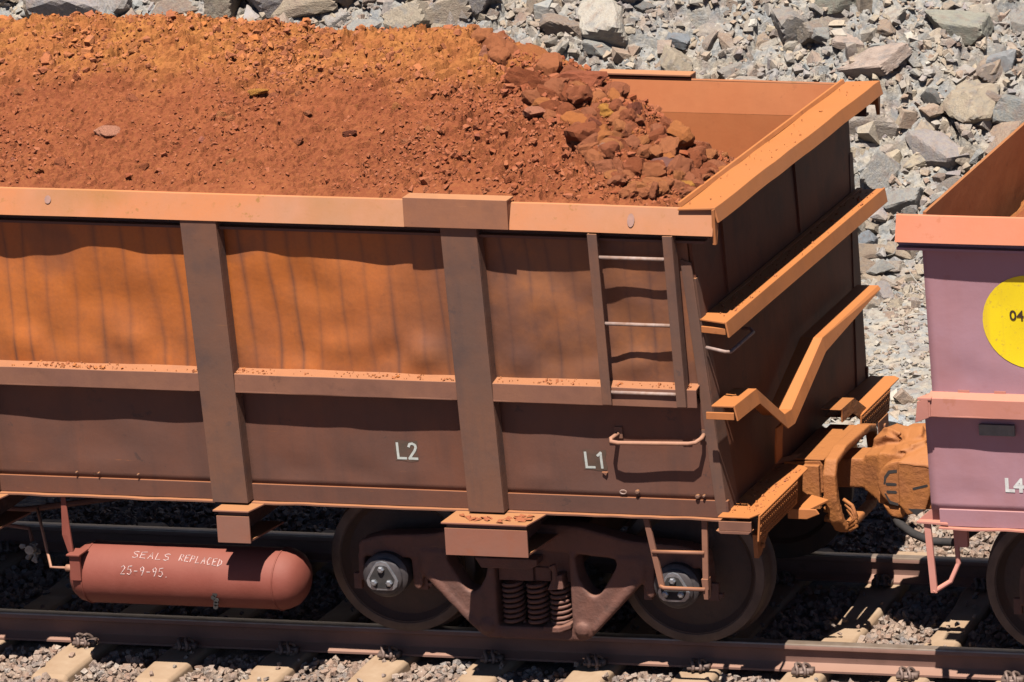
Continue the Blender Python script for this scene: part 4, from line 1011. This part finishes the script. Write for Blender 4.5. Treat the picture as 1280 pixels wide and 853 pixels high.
def stencil(txt, x, z, h):
    m = MB(); xx = x; wd = 0.0075
    x0, x1_, z0, z1_ = x-0.018, x+0.125, z-0.016, z+h+0.016
    MB().grid(lambda u, v: surf(wg, x0+(x1_-x0)*u+0.005*math.sin(9*v), z0+(z1_-z0)*v+0.004*math.sin(7*u), 0.0015), 10, 10).build('stencil_patch', 'stencil', wg)
    for ch in txt:
        m = MB()
        for st in STROKES[ch]:
            for (a, b), (c, d) in zip(st[:-1], st[1:]):
                p = Vector((xx+a*h*0.85, z+b*h)); q = Vector((xx+c*h*0.85, z+d*h)); t = (q-p).normalized(); nn = Vector((-t.y, t.x))*wd; p -= t*wd*0.6; q += t*wd*0.6
                m.add([surf(wg, k.x, k.y, 0.0032) for k in (p-nn, q-nn, q+nn, p+nn)], [(0, 1, 2, 3)])
        m.build('lettering', 'pale', wg); xx += h*0.72
stencil('L1', 0.480, 1.270, 0.098); stencil('L2', -0.688, 1.285, 0.098)
m = MB().prism([(0.575, 1.245), (0.61, 1.245), (0.60, 1.225)], -(Wd(1.24)-PD)-0.006, -(Wd(1.24)-PD)+0.02, 'y'); m.build('scuff', 'ledge', wg)
# bolts along the sill
m = MB()
def bolt(m, x, z, r=0.012, s=PD-0.02): m.lathe([(r, 0.012), (r, -0.004), (r*0.6, -0.008)], (x, -(Wd(z)-s), z), 'y', 8)
b = MB()
for x, z, r in ((0.79, 1.13, .014), (1.16, 1.115, .014), (-2.72, 1.125, .006), (-2.58, 1.125, .006), (-2.33, 1.125, .006), (1.20, 1.12, .009)):
    bolt(b, x, z, r); 
b.build('sill_bolts', 'post', wg)['kind'] = 'stuff'
m = MB().tube([(0.70+0.02*math.cos(t), -(Wd(1.125)-PD)-0.012, 1.125+0.012*math.sin(t)) for t in np.linspace(0, 2*PI, 13)[:-1]], 0.004, 6, True); m.build('tie_ring', 'rod', wg)
m = MB()   # dark oval touch-up spots on the top rail
def oval(m, x, t, rx, rz):
    c = []
    for k in range(14):
        a = 2*PI*k/14; u = t+rz*math.sin(a); c.append((x+rx*math.cos(a), -1.518+0.047*u-0.0035, ZT+0.149*u+0.001))
    m.add(c, [tuple(range(14))])
for q_ in ((0.92, 0.48, 0.022, 0.26), (-2.66, 0.6, 0.02, 0.16)):
    m = MB(); oval(m, *q_); m.build('paint_spot', 'spot', wg)

# --------------------------------------------------------------- air reservoir with its fittings
def reservoir():
    c = Vector((0, -1.125, 0.428)); r = 0.187
    x0, x1 = -2.875, -1.39
    prof = [(0.012, x0+0.0), (0.09, x0+0.012), (0.145, x0+0.04), (0.178, x0+0.085), (r, x0+0.13), (r, x1-0.14), (0.182, x1-0.11), (0.16, x1-0.062), (0.12, x1-0.028), (0.06, x1-0.006), (0.01, x1)]
    o = MB().lathe(prof, (0, c.y, c.z), 'x', 40).build('air_reservoir', 'tank', wg, smooth=True)
    for xs_ in (x0+0.135, x1-0.145): MB().tube([(xs_, c.y+(r+.001)*math.cos(t), c.z+(r+.001)*math.sin(t)) for t in np.linspace(0, 2*PI, 41)[:-1]], 0.005, 6, True).build('weld_seam', 'tank', o, smooth=True)
    m = MB(); m.box(-2.80, -2.735, c.y-r-0.012, c.y-r+0.01, 0.44, 0.60); m.box(-2.81, -2.725, c.y-r-0.03, c.y-0.10, 0.60, 0.612); m.hexa([(-2.82, c.y-.17, .61), (-2.79, c.y-.17, .61), (-2.79, c.y-.15, .61), (-2.82, c.y-.15, .61), (-2.85, c.y-.17, .72), (-2.82, c.y-.17, .72), (-2.82, c.y-.15, .98), (-2.85, c.y-.15, .98)])
    m.build('hanger_strap', 'tank', o, bevel=0.003)
    m = MB().tube([(-2.87, c.y-.02, 0.45), (-2.92, c.y-.02, 0.45)], 0.022, 10); m.tube([(-2.92, c.y-.02, .45), (-3.02, c.y-.02, .45), (-3.12, c.y+.1, .62), (-3.2, c.y+.2, .75)], 0.009, 7)
    m.build('pipe_union', 'rodorange', o, smooth=True)
    # hand-painted words, strokes laid on the shell
    G = {'S': [[(1, .9), (.5, 1), (0, .8), (.3, .55), (.8, .45), (.9, .15), (.4, 0), (0, .1)]], 'E': [[(1, 1), (0, .95), (0, .05), (1, 0)], [(0, .5), (.8, .55)]],
         'A': [[(0, 0), (.5, 1), (.9, 0)], [(.2, .4), (.75, .4)]], 'L': [[(.1, 1), (0, 0), (.9, .05)]], 'R': [[(0, 0), (.1, 1), (.8, .85), (.7, .55), (.1, .5), (.9, 0)]],
         'P': [[(0, 0), (.1, 1), (.9, .85), (.7, .5), (.1, .5)]], 'C': [[(.9, .9), (.3, 1), (0, .5), (.3, 0), (.9, .1)]], 'D': [[(0, 0), (.1, 1), (.8, .7), (.8, .3), (0, 0)]],
         '2': [[(0, .8), (.4, 1), (.85, .75), (.5, .4), (0, 0), (.95, .02)]], '5': [[(.95, 1), (.15, .95), (.1, .55), (.7, .6), (.95, .3), (.6, 0), (0, .1)]],
         '9': [[(.8, .6), (.3, .5), (.05, .8), (.5, 1), (.85, .8), (.75, .4), (.5, 0)]], '-': [[(.1, .45), (.9, .45)]], '.': [[(.3, .0), (.4, .06)]], ' ': []}
    m = MB()
    def write(t, x, ang, h, adv, slope):
        for i, ch in enumerate(t):
            for st in G[ch]:
                pts = []
                for u, v in st:
                    a = math.radians(ang+slope*i)+v*h/r; xx = x+i*adv+u*adv*0.68
                    pts.append((xx, c.y-(r+0.0015)*math.cos(a), c.z+(r+0.0015)*math.sin(a)))
                m.tube(pts, 0.0029, 4)
    write('SEALS', -2.44, 50, 0.046, 0.050, -0.8); write('REPLACED', -2.14, 47, 0.046, 0.036, -1.1)
    write('25-9-95.', -2.49, 18, 0.052, 0.040, -0.4)
    m.build('handwriting', 'chalk', o)['kind'] = 'stuff'
    m = MB()
    for k in range(5): m.lathe([(0.016, -0.01), (0.016, 0.0)], (-1.90+0.012*R.uniform(-1, 1), c.y-r+0.015, 0.30+0.02*k), 'y', 7)
    m.build('tar_blob', 'black', o)['kind'] = 'stuff'
reservoir()
m = MB()
for k in range(9):
    a = (-3.21+R.uniform(-.045, .045), -1.0+R.uniform(-.03, .03), 0.50+R.uniform(-.055, .055)); m.hull([(a[0]+R.uniform(-.03, .03), a[1]+R.uniform(-.03, .03), a[2]+R.uniform(-.03, .03)) for _ in range(9)])
m.lathe([(0.03, -0.02), (0.03, 0.02)], (-3.20, -1.04, 0.52), 'y', 10)
m.build('brake_valve', 'valve', wg, bevel=0.003)
m = MB().tube([(-3.6, -0.95, 0.66), (-3.25, -0.95, 0.62), (-3.22, -0.98, 0.55)], 0.012); m.tube([(-4.2, -0.9, 0.72), (-3.3, -0.9, 0.72), (-2.6, -0.7, 0.78)], 0.02); m.build('brake_pipe', 'bogie', wg, smooth=True)

# --------------------------------------------------------------- bogies
def make_bogie():
    t = empty('bogie')
    sf = MB()
    yo, yi = -1.05, -0.93
    def P(poly, a=yo, b=yi): sf.prism(round_poly(poly, 0.035), a, b, 'y')
    # side frame members (X,Z)
    P([(-0.24, 0.065), (0.26, 0.065), (0.33, 0.12), (0.33, 0.145), (-0.31, 0.145), (-0.31, 0.12)])
    for s in (-1, 1):
        q = lambda l: [(s*x, z) for x, z in (l if s > 0 else l[::-1])]
        P(q([(0.235, 0.065), (0.335, 0.080), (0.70, 0.47), (0.71, 0.62), (0.53, 0.615), (0.535, 0.56), (0.43, 0.385), (0.39, 0.36), (0.35, 0.37), (0.29, 0.47), (0.27, 0.63), (0.235, 0.63)]), yo-0.012, yi)
        P(q([(0.0, 0.645), (0.50, 0.605), (0.70, 0.56), (1.06, 0.56), (1.10, 0.60), (1.09, 0.66), (0.95, 0.70), (0.62, 0.72), (0.30, 0.80), (0.0, 0.81)]))
        P(q([(0.705, 0.36), (0.76, 0.36), (0.77, 0.57), (0.69, 0.57)]), yo+0.004, yi); P(q([(1.06, 0.40), (1.11, 0.40), (1.10, 0.60), (1.06, 0.58)]), yo+0.004, yi)
    for s in (-1, 1):
        sf.hull([(s*x, y, z) for x, z in ((0.72, 0.60), (0.80, 0.655), (1.03, 0.655), (1.09, 0.60), (1.06, 0.565), (0.76, 0.565)) for y in (-1.03, -0.9)])
        sf.lathe([(0.045, 0.0), (0.04, -0.02), (0.02, -0.024)], (s*0.30, -1.062, 0.15), 'y', 12)
        sf.prism([(s*x, z) for x, z in ((0.36, 0.155), (0.385, 0.14), (0.66, 0.455), (0.64, 0.475))][::s], -1.074, -1.05, 'y')
    cast(sf.build('side_frame', 'bogie', t), 0.011, 5)
    sf.mirror_y().build('side_frame', 'bogie', t, smooth='auto')
    for sd in (-1, 1):
        # spring nest
        for x in (-0.155, 0.0, 0.145):
            pts = [(x+0.058*math.cos(a), sd*(0.985)+0.058*math.sin(a), 0.15+0.00525*a) for a in np.linspace(0, 2*PI*8.2, 100)]
            MB().tube(pts, 0.0115, 6).build('coil_spring', 'bogie', t, smooth=True)
        m = MB().box(-0.23, 0.23, -1.0, -0.92, 0.425, 0.63); m.prism([(-0.34, 0.60), (0.05, 0.60), (0.05, 0.56), (0.0, 0.535), (-0.30, 0.535)], -1.10, -1.0, 'y')
        m.box(-0.23, -0.01, -1.02, -1.0, 0.43, 0.53); m.box(0.0, 0.1, -1.012, -1.0, 0.43, 0.52)
        (m if sd < 0 else m.mirror_y()).build('bolster_end', 'bogie', t, bevel=0.006)
        m = MB().tube([(0.145, -1.065, 0.42), (0.148, -1.07, 0.52), (0.135, -1.07, 0.56)], [0.022, 0.017, 0.026], 8); m.hexa([(0.10, -1.085, 0.40), (0.20, -1.085, 0.41), (0.20, -1.0, .41), (0.10, -1.0, .40), (0.14, -1.075, 0.49), (0.195, -1.075, 0.50), (0.195, -1.0, .5), (0.14, -1.0, .49)])
        (m if sd < 0 else m.mirror_y()).build('friction_wedge', 'bogie', t, bevel=0.006); m = MB()
        m.prism([(0.06, 0.13), (0.16, 0.13), (0.235, 0.16), (0.235, 0.19), (0.16, 0.165), (0.06, 0.165)], -1.085, -1.0, 'y')
        (m if sd < 0 else m.mirror_y()).build('spring_seat_lip', 'bogie', t, bevel=0.006)
    MB().box(-0.18, 0.18, -0.98, 0.98, 0.44, 0.66).build('bolster', 'bogie', t)
    MB().box(-0.5, 0.5, -0.2, 0.2, 0.60, 0.72).build('centre_plate', 'bogie', t)
    for x in (-0.915, 0.915):
        prof = [(0.05, 0.055), (0.10, 0.05), (0.115, 0.02), (0.13, -0.0), (0.36, 0.045), (0.385, 0.02), (0.395, 0.0), (0.452, 0.0), (0.46, 0.008), (0.462, 0.07), (0.466, 0.105), (0.475, 0.115), (0.488, 0.122), (0.486, 0.135), (0.472, 0.142), (0.385, 0.14), (0.36, 0.10), (0.13, 0.12), (0.11, 0.15), (0.05, 0.15)]
        for sd in (-1, 1):
            m = MB(); vs = prof[::1]
            m.lathe([(r, -0.835+d) for r, d in vs], (x, 0, 0.46), 'y', 64)
            wh = (m if sd < 0 else m.mirror_y()).build('wheel', 'wheel', t, smooth='auto')
            m = MB().lathe([(0.402, -0.8365), (0.405, -0.840), (0.448, -0.840), (0.456, -0.8365)], (x, 0, 0.46), 'y', 64, True)
            (m if sd < 0 else m.mirror_y()).build('rim', 'rim', wh, smooth='auto')
            m = MB().lathe([(0.10, -1.0), (0.142, -1.005), (0.142, -1.085), (0.128, -1.10), (0.10, -1.105)], (x, 0, 0.46), 'y', 32)
            m.box(x-0.10, x+0.10, -1.045, -0.94, 0.58, 0.66)
            bg_ = (m if sd < 0 else m.mirror_y()).build('axle_bearing', 'bearing', t, smooth='auto')
            m = MB().lathe([(0.02, -1.10), (0.112, -1.105), (0.117, -1.118), (0.105, -1.128), (0.02, -1.132)], (x, 0, 0.46), 'y', 32)
            (m if sd < 0 else m.mirror_y()).build('end_cap', 'bearing', bg_, smooth='auto')
            rt = [(x+rr_*math.cos(PI/2+k_*2*PI/3+da), 0.46+rr_*math.sin(PI/2+k_*2*PI/3+da)) for k_ in range(3) for da, rr_ in ((-0.62, 0.088), (-0.32, 0.102), (0, 0.107), (0.32, 0.102), (0.62, 0.088))]
            (MB().prism(rt, -1.138, -1.126, 'y') if sd < 0 else MB().prism(rt, 1.126, 1.138, 'y')).build('cap_plate', 'chrome', bg_, bevel=0.003)
            tri = []
            for k in range(3):
                a0 = PI/2+k*2*PI/3
                for da in (-0.45, -0.15, 0.15, 0.45): tri.append((x+0.080*math.cos(a0+da), 0.46+0.080*math.sin(a0+da)))
            (MB().prism(tri, -1.1395, -1.130, 'y') if sd < 0 else MB().prism(tri, 1.130, 1.1395, 'y')).build('locking_plate', 'black', bg_)
            m = MB()
            for k in range(3):
                a0 = PI/2+k*2*PI/3; bx, bz = x+0.056*math.cos(a0), 0.46+0.056*math.sin(a0)
                mm = MB().lathe([(0.021, -1.138), (0.021, -1.154), (0.013, -1.160)], (bx, 0, bz), 'y', 6)
                (mm if sd < 0 else mm.mirror_y()).build('cap_screw', 'chrome', bg_)
            m = MB().box(x+0.165, x+0.235, -1.02, -0.99, 0.35, 0.46); m.box(x+0.235, x+0.262, -1.02, -0.99, 0.37, 0.395)
            (m if sd < 0 else m.mirror_y()).build('wheel_adapter_lug', 'bogie', t, bevel=0.004); m = MB()
            m.box(x-0.235, x-0.185, -1.02, -0.99, 0.34, 0.44)
            (m if sd < 0 else m.mirror_y()).build('wheel_adapter_lug', 'bogie', t, bevel=0.004)
        MB().tube([(x, -1.0, 0.46), (x, 1.0, 0.46)], 0.075, 16).build('axle', 'wheel', t, smooth=True)
    for x in (-0.40, 0.40): MB().box(x-0.05, x+0.05, -0.70, 0.70, 0.30, 0.38).build('brake_beam', 'bogie', t)
    return t
def copy_tree(o):
    c = o.copy(); COL.objects.link(c)
    for ch in o.children:
        d = copy_tree(ch); d.parent = c
    return c
b1 = make_bogie(); tag(b1, 'three-piece bogie with coil springs under the brown wagon, its axle caps shining', 'bogie')
b2 = copy_tree(b1); b2.location.x = -6.66; tag(b2, 'bogie under the far left end of the brown wagon, out of the picture', 'bogie')
b3 = copy_tree(b1); b3.location.x = 4.13; tag(b3, 'bogie of the mauve wagon, only its left wheel showing at the right edge', 'bogie')

# --------------------------------------------------------------- wagon 2 (mauve), mirrored: local x runs to the left
OX = 4.13
w2 = empty('ore_wagon', (OX, 0, 0)); tag(w2, 'mauve-pink ore wagon at the right edge with a yellow disc and the mark L4', 'wagon')
ET2, EB2 = 1.475, 1.475
P2 = [(-0.132, 0.222, True), (-1.732, 0.222, False), (-3.332, 0.222, False), (-4.932, 0.222, False), (-6.532, 0.222, True)]
wagon_body(w2, (ET2+0.03, EB2), P2, -7.95, ('pink', 'pink', 'pink', 'pinktop', 'pinkrail'), sx=-1, endtop=1.635)
end_plate(w2, ET2, EB2, 'inner', sx=-1, zt=2.955)
# ledge tip that runs past the corner, cut off square and open below
m = MB().prism([(-1.425, 1.705), (-1.425, 1.82), (-1.33, 1.838), (-1.33, 1.80), (-1.41, 1.70)], 1.48, 1.50, 'x')
m.hexa([(1.49, -1.428, 1.70), (1.575, -1.425, 1.665), (1.575, -1.412, 1.665), (1.49, -1.412, 1.70), (1.49, -1.432, 1.822), (1.555, -1.432, 1.80), (1.555, -1.418, 1.80), (1.49, -1.418, 1.822)])
m.prism([(1.47, -1.432), (1.555, -1.432), (1.49, -1.30), (1.47, -1.30)], 1.808, 1.824, 'z')
m.build('ledge_tip', 'pinkrail', w2, bevel=0.003, sx=-1)
m = MB()
for x in (1.30, 1.08, 0.86): m.box(x-0.035, x+0.035, -1.345, -1.325, 1.83, 1.85)
m.build('ledge_weld', 'pinkrail', w2, sx=-1)['kind'] = 'stuff'
# corner bracket and foot step
m = MB().prism([(1.47, -1.26), (1.44, -1.30), (1.64, -1.28), (1.60, -1.05), (1.46, -1.02)], 0.99, 1.005, 'z'); m.prism([(1.64, 1.0), (1.50, 1.12), (1.47, 1.12), (1.47, 0.99)], -1.245, -1.235, 'y')
m.build('corner_bracket', 'pinkrail', w2, bevel=0.002, sx=-1)
m = MB().hexa([(1.56, -1.27, .985), (1.60, -1.27, .985), (1.60, -1.25, .985), (1.56, -1.25, .985), (1.525, -1.30, .565), (1.565, -1.30, .565), (1.565, -1.28, .565), (1.525, -1.28, .565)])
m.tube([(1.44, -1.18, 0.985), (1.42, -1.20, 0.72), (1.46, -1.24, 0.62), (1.55, -1.29, 0.57)], 0.016, 8)
m.box(1.36, 1.44, -1.20, -1.16, 0.82, 0.985)
m.build('foot_step', 'pinkrail', w2, bevel=0.002, sx=-1)
# yellow disc with figures, data plate, L4
def disc(cx, cz, r, mat, s, name, rr=40, stretch=1.0):
    vs = [surf(w2, cx, cz, 0.003)]; fs = []; nr = 10
    for j in range(1, nr+1):
        for k in range(rr):
            a = 2*PI*k/rr; vs.append(surf(w2, cx+r*j/nr*math.cos(a), cz+r*j/nr*math.sin(a), 0.003))
    for k in range(rr): fs.append((0, 1+k, 1+(k+1) % rr))
    for j in range(nr-1):
        for k in range(rr): fs.append((1+j*rr+k, 1+j*rr+(k+1) % rr, 1+(j+1)*rr+(k+1) % rr, 1+(j+1)*rr+k))
    return MB().add(vs, fs).build(name, mat, w2, smooth=True)
disc(3.265-OX, 2.29, 0.292, 'yellow', PD-0.030, 'number_disc')
side_text(w2, '04', 0.088, 3.135-OX, 2.30, 'ink', bold=0.0015, patch=False, lift=0.003)
side_text(w2, 'L4', 0.118, 3.040-OX, 1.215, 'white', bold=0.005, s=PD-0.026, patch=False)
m = MB(); slab(m, 2.915-OX, 3.13-OX, 1.575, 1.645, PD-0.026, PD-0.006); m.build('data_plate', 'plate', w2, bevel=0.002)
coupler(w2, sx=-1, near=False)
MB().box(1.49, 1.715, -0.62, 0.62, 0.80, 0.985).build('added_shade_beam', 'pinkrail', w2, bevel=0.005, sx=-1)  # unseen beam added to shade the ground between the wagons
MB().box(1.30, 1.48, -0.28, 0.28, 0.72, 0.97).build('draft_sill_end', 'pinkrail', w2, bevel=0.005, sx=-1)

# ================================================================== ORE LOAD
def heap(x, y):
    sgn = np.where(y < 0.3, (0.3-y)/1.72, (y-0.3)/1.15)
    prof = 3.50-(0.58*np.power(np.clip(sgn, 0, 1.2), 1.25))
    prof = np.where(y > 0.3, 3.50-0.50*np.power(np.clip(sgn, 0, 1.2), 1.2), prof)
    prof = prof+0.03*np.sin(x*1.9+0.6)*np.exp(-((y-0.3)/0.8)**2)+0.06*np.exp(-((x+0.95)/0.35)**2-((y-0.2)/0.6)**2)
    end = 3.31-0.56*x-0.50*np.maximum(y, -0.45)+0.03*np.sin(x*5+y*3)
    k = 14.0
    return -np.log(np.exp(-k*prof)+np.exp(-k*end))/k+0.02*np.clip((-1.15-y)/0.25, 0, 1)
def heap_fine(x, y):
    z = heap(x, y)
    up = np.clip((y+0.55)/0.5, 0, 1); rt = np.clip((x+0.9)/0.7, 0, 1); a = 0.8+0.5*up+0.5*rt
    wx = x+0.05*vnoise(x*7, y*7, 71); wy = y+0.05*vnoise(x*7+9, y*7, 72)
    z = z+0.035*fbm(x*2.2, y*2.2, 4, 61)
    c1, d1 = clods(wx*9, wy*9, 63); z = z+a*0.034*(c1+0.25*(0.5-d1))
    c2, d2 = clods(wx*23, wy*23, 65); z = z+a*0.022*(c2+0.3*(0.5-d2))
    c3, d3 = clods(wx*52, wy*52, 67); z = z+0.013*(c3+0.4*(0.5-d3))
    c4, d4 = clods(wx*14+3, wy*14, 69); z = z+a*0.026*np.maximum(c4-0.1, 0)*np.clip(fbm(x*1.5, y*1.5, 3, 70)*2+0.6, 0, 1)
    z = z+0.004*fbm(x*60, y*60, 2, 68)
    z = np.where(y < -1.30, np.maximum(z, 2.912+0.3*(y+1.442)-0.6*np.clip(x-1.0, 0, 1)), z)
    return np.minimum(z, 2.938+0.75*(y+1.442))
tag(grid_mesh('ore_heap', np.linspace(-4.6, 1.195, 560), np.linspace(-1.441, 1.43, 280), heap_fine, 'oreheap', False), 'long ridge of red and ochre iron ore fines heaped in the brown wagon', 'ore', kind='stuff')
me_ = bpy.data.objects['ore_heap'].data; co_ = np.empty(len(me_.vertices)*3, np.float32); me_.vertices.foreach_get('co', co_); co_ = co_.reshape(-1, 3)
co_[:, 1] = np.where(co_[:, 1] > 0, co_[:, 1]*np.minimum(1, (1.522-0.083*(2.964-co_[:, 2])-PD-0.02)/1.43), co_[:, 1]); me_.vertices.foreach_set('co', co_.ravel()); me_.update()
tag(grid_mesh('ore_heap', np.linspace(-7.9, -4.58, 60), np.linspace(-1.42, 1.43, 40), lambda x, y: np.where(x < -6.6, heap(x, y)+0.5*(x+6.6), heap(x, y)), 'oreheap', False), 'ore heap in the out-of-sight left half of the brown wagon', 'ore', kind='stuff')
lump_protos = [shard(R, (1, .85, .65), .4) for _ in range(10)]+[hull_proto(R, R.randint(10, 13), (1, .85, .65)) for _ in range(26)]
n = 52000
lx = NR.uniform(-4.5, 1.18, n); ly = NR.uniform(-1.40, 1.40, n)
d = 0.40+0.45*np.clip((ly+0.6)/0.5, 0, 1)+0.25*np.clip((lx+1.0)/0.6, 0, 1)
clump = np.clip(0.5+1.4*fbm(lx*1.6, ly*1.6, 3, 81), 0.15, 1.4)
kp = NR.rand(n) < d*clump; lx, ly = lx[kp], ly[kp]
ls = 0.0070*np.exp(NR.exponential(0.42, len(lx)))*(1+0.35*np.clip((lx+0.9)/0.6, 0, 1)); ls = np.minimum(ls, np.where((ly < -0.35) & (lx < -0.4), 0.018, 0.034))
tone = np.clip(0.03+NR.rand(len(lx))*0.5+0.46*np.clip((ly+0.55)/0.4, 0, 1)*(lx < -0.4), 0, 1)
tag(scatter('ore_crumbs', lump_protos, np.stack([lx, ly, heap_fine(lx, ly)+ls*0.3], 1), ls, 'oreattr', NR, tone), 'small crumbs and pebbles of ore covering the heap', 'ore', kind='stuff')
lump_meshes = []
for i in range(18):
    vs, fs = rock_proto(R, 3, R.randint(10, 14), 0.13, 16.0 if i % 3 else 0, (1, R.uniform(.75, .95), R.uniform(.65, .9)), i % 2 == 0); vs = vs*1.15
    me = bpy.data.meshes.new('ore_lump'); me.from_pydata(vs.tolist(), [], fs.tolist()); me.materials.append(M['orernd']); lump_meshes.append(me)
def lump(x, y, s, label, group, sc=None, dz=0.35):
    o = bpy.data.objects.new('ore_lump', R.choice(lump_meshes)); COL.objects.link(o)
    o.location = (x, y, float(heap(np.array([x]), np.array([y]))[0])+s*dz); q = sc or (R.uniform(.85, 1.3), R.uniform(.8, 1.1), R.uniform(.75, 1.1))
    o.scale = (s*q[0], s*q[1], s*q[2]); o.rotation_euler = (R.uniform(-.6, .6), R.uniform(-.6, .6), R.uniform(0, 6.28)); tag(o, label, 'ore lump', group); return o
def on_heap(u, v):
    q = cam.rotation_euler.to_matrix(); f = 5597.0
    d = q @ Vector(((u-640-1707.28)/f, -(v-426.5+678.1)/f, -1.0)); o = Vector(cam.location); t = 25.0
    def under(t):
        p = o+d*t; return p.z < float(heap(np.array([p.x]), np.array([p.y]))[0]) or p.y > 1.4
    while t < 40 and not under(t): t += 0.25
    a, b = t-0.25, t
    for _ in range(6):
        c = (a+b)/2
        if under(c): b = c
        else: a = c
    return o+d*b
for (u, v), s, lab, sc in [
    ((728, 112), 0.125, 'largest reddish ore lump, a long slanting block near the top of the lumpy end', (1.35, .8, .75)),
    ((660, 80), 0.10, 'broad crumbly ore lump on the crest of the heap', (1.4, .9, .8)),
    ((618, 70), 0.075, 'pinkish rounded ore lump on the crest beside the broad crumbly one', None),
    ((790, 150), 0.075, 'dark red ore lump on the skyline against the far wall', None),
    ((670, 150), 0.075, 'pink-faced ore lump with a glint in the middle of the lumpy end', (1.2, .9, .8)),
    ((745, 165), 0.06, 'dark hollowed lump beside the black gap in the ore', None),
    ((762, 150), 0.07, 'ochre yellow ore lump below the largest lump', None),
    ((755, 200), 0.065, 'pale greyish ore lump low on the lumpy end', (1, .9, 1.1)),
    ((840, 215), 0.085, 'mottled purple-brown ore lump near the end of the wagon', (1.2, 1, .8)),
    ((862, 240), 0.065, 'ochre knobbly lump in the near corner of the wagon', None),
    ((137, 170), 0.06, 'pale pinkish flat lump lying alone on the fine ore, left side', (1.3, .9, .5)),
    ((437, 172), 0.045, 'dark red wedge-shaped lump alone on the fine ore', (1.2, .9, .6)),
    ((320, 120), 0.05, 'yellow ochre lump at the border of the fine and coarse ore', (1.3, .9, .6)),
    ((905, 195), 0.055, 'purplish lump touching the end beam', (1.3, .9, .7))]:
    p = on_heap(u, v); o = lump(p.x, p.y, s, lab, 'ore lumps one can pick out', sc, 0.5)
    if 'flat' in lab: o.rotation_euler = (0.15, 0.05, 0.4)
    for key, c in (('pale greyish', (0.46, 0.27, 0.20)), ('pale pinkish', (0.62, 0.27, 0.17)), ('pink', (0.56, 0.22, 0.13)), ('och', (0.62, 0.27, 0.06)), ('purpl', (0.30, 0.13, 0.105)),
                   ('dark', (0.26, 0.075, 0.04)), ('reddish', (0.44, 0.13, 0.065)), ('crumbly', (0.50, 0.17, 0.06))):
        if key in lab: set_mat(o, fixed_mat('ore', c)); break
for i in range(285):
    if i < 205:
        while True:
            u = R.uniform(590, 925); v = R.uniform(30, 250)
            top = 58+max(0, u-690)*0.62 if u > 640 else 40
            if v > top and u > 600+(v-60)*0.95: break
        s = R.uniform(0.044, 0.082)*(1.35 if R.random() < .25 else 1)
        if u > 850 or v > 225: s = min(s, 0.06)
    else:
        u = R.uniform(-10, 600); v = R.uniform(30, 140) if R.random() < .75 else R.uniform(140, 240); s = R.uniform(0.018, 0.038)
    p = on_heap(u, v)
    if p.y < -1.38 or p.x > 1.2: continue
    lump(p.x, p.y, s, 'reddish lump of iron ore lying among the others on the heap', 'lumps of ore on the heap', dz=0.5 if i < 205 else 0.2)
def keep_inside(o, x0=0.0):
    me = o.data; n_ = len(me.vertices); co = np.empty(n_*3, np.float32); me.vertices.foreach_get('co', co); co = co.reshape(-1, 3)
    half = 1.522-0.083*(2.964-co[:, 2])-PD-0.045
    co[:, 1] *= np.minimum(1, half/1.40); me.vertices.foreach_set('co', co.ravel()); me.update()
# ore in the mauve wagon: only its edge shows
mauve_heap = tag(grid_mesh('ore_heap', np.linspace(2.80, 8.0, 160), np.linspace(-1.41, 1.41, 80), lambda x, y: 2.53+0.75*np.clip((x-2.75)/1.6, 0, 1)**0.8*(1-(y/1.9)**2)+0.03*clods(x*12, y*12, 3)[0], 'oreheap', False),
    'ore load of the mauve wagon, just visible over its rim', 'ore', kind='stuff')
keep_inside(mauve_heap)
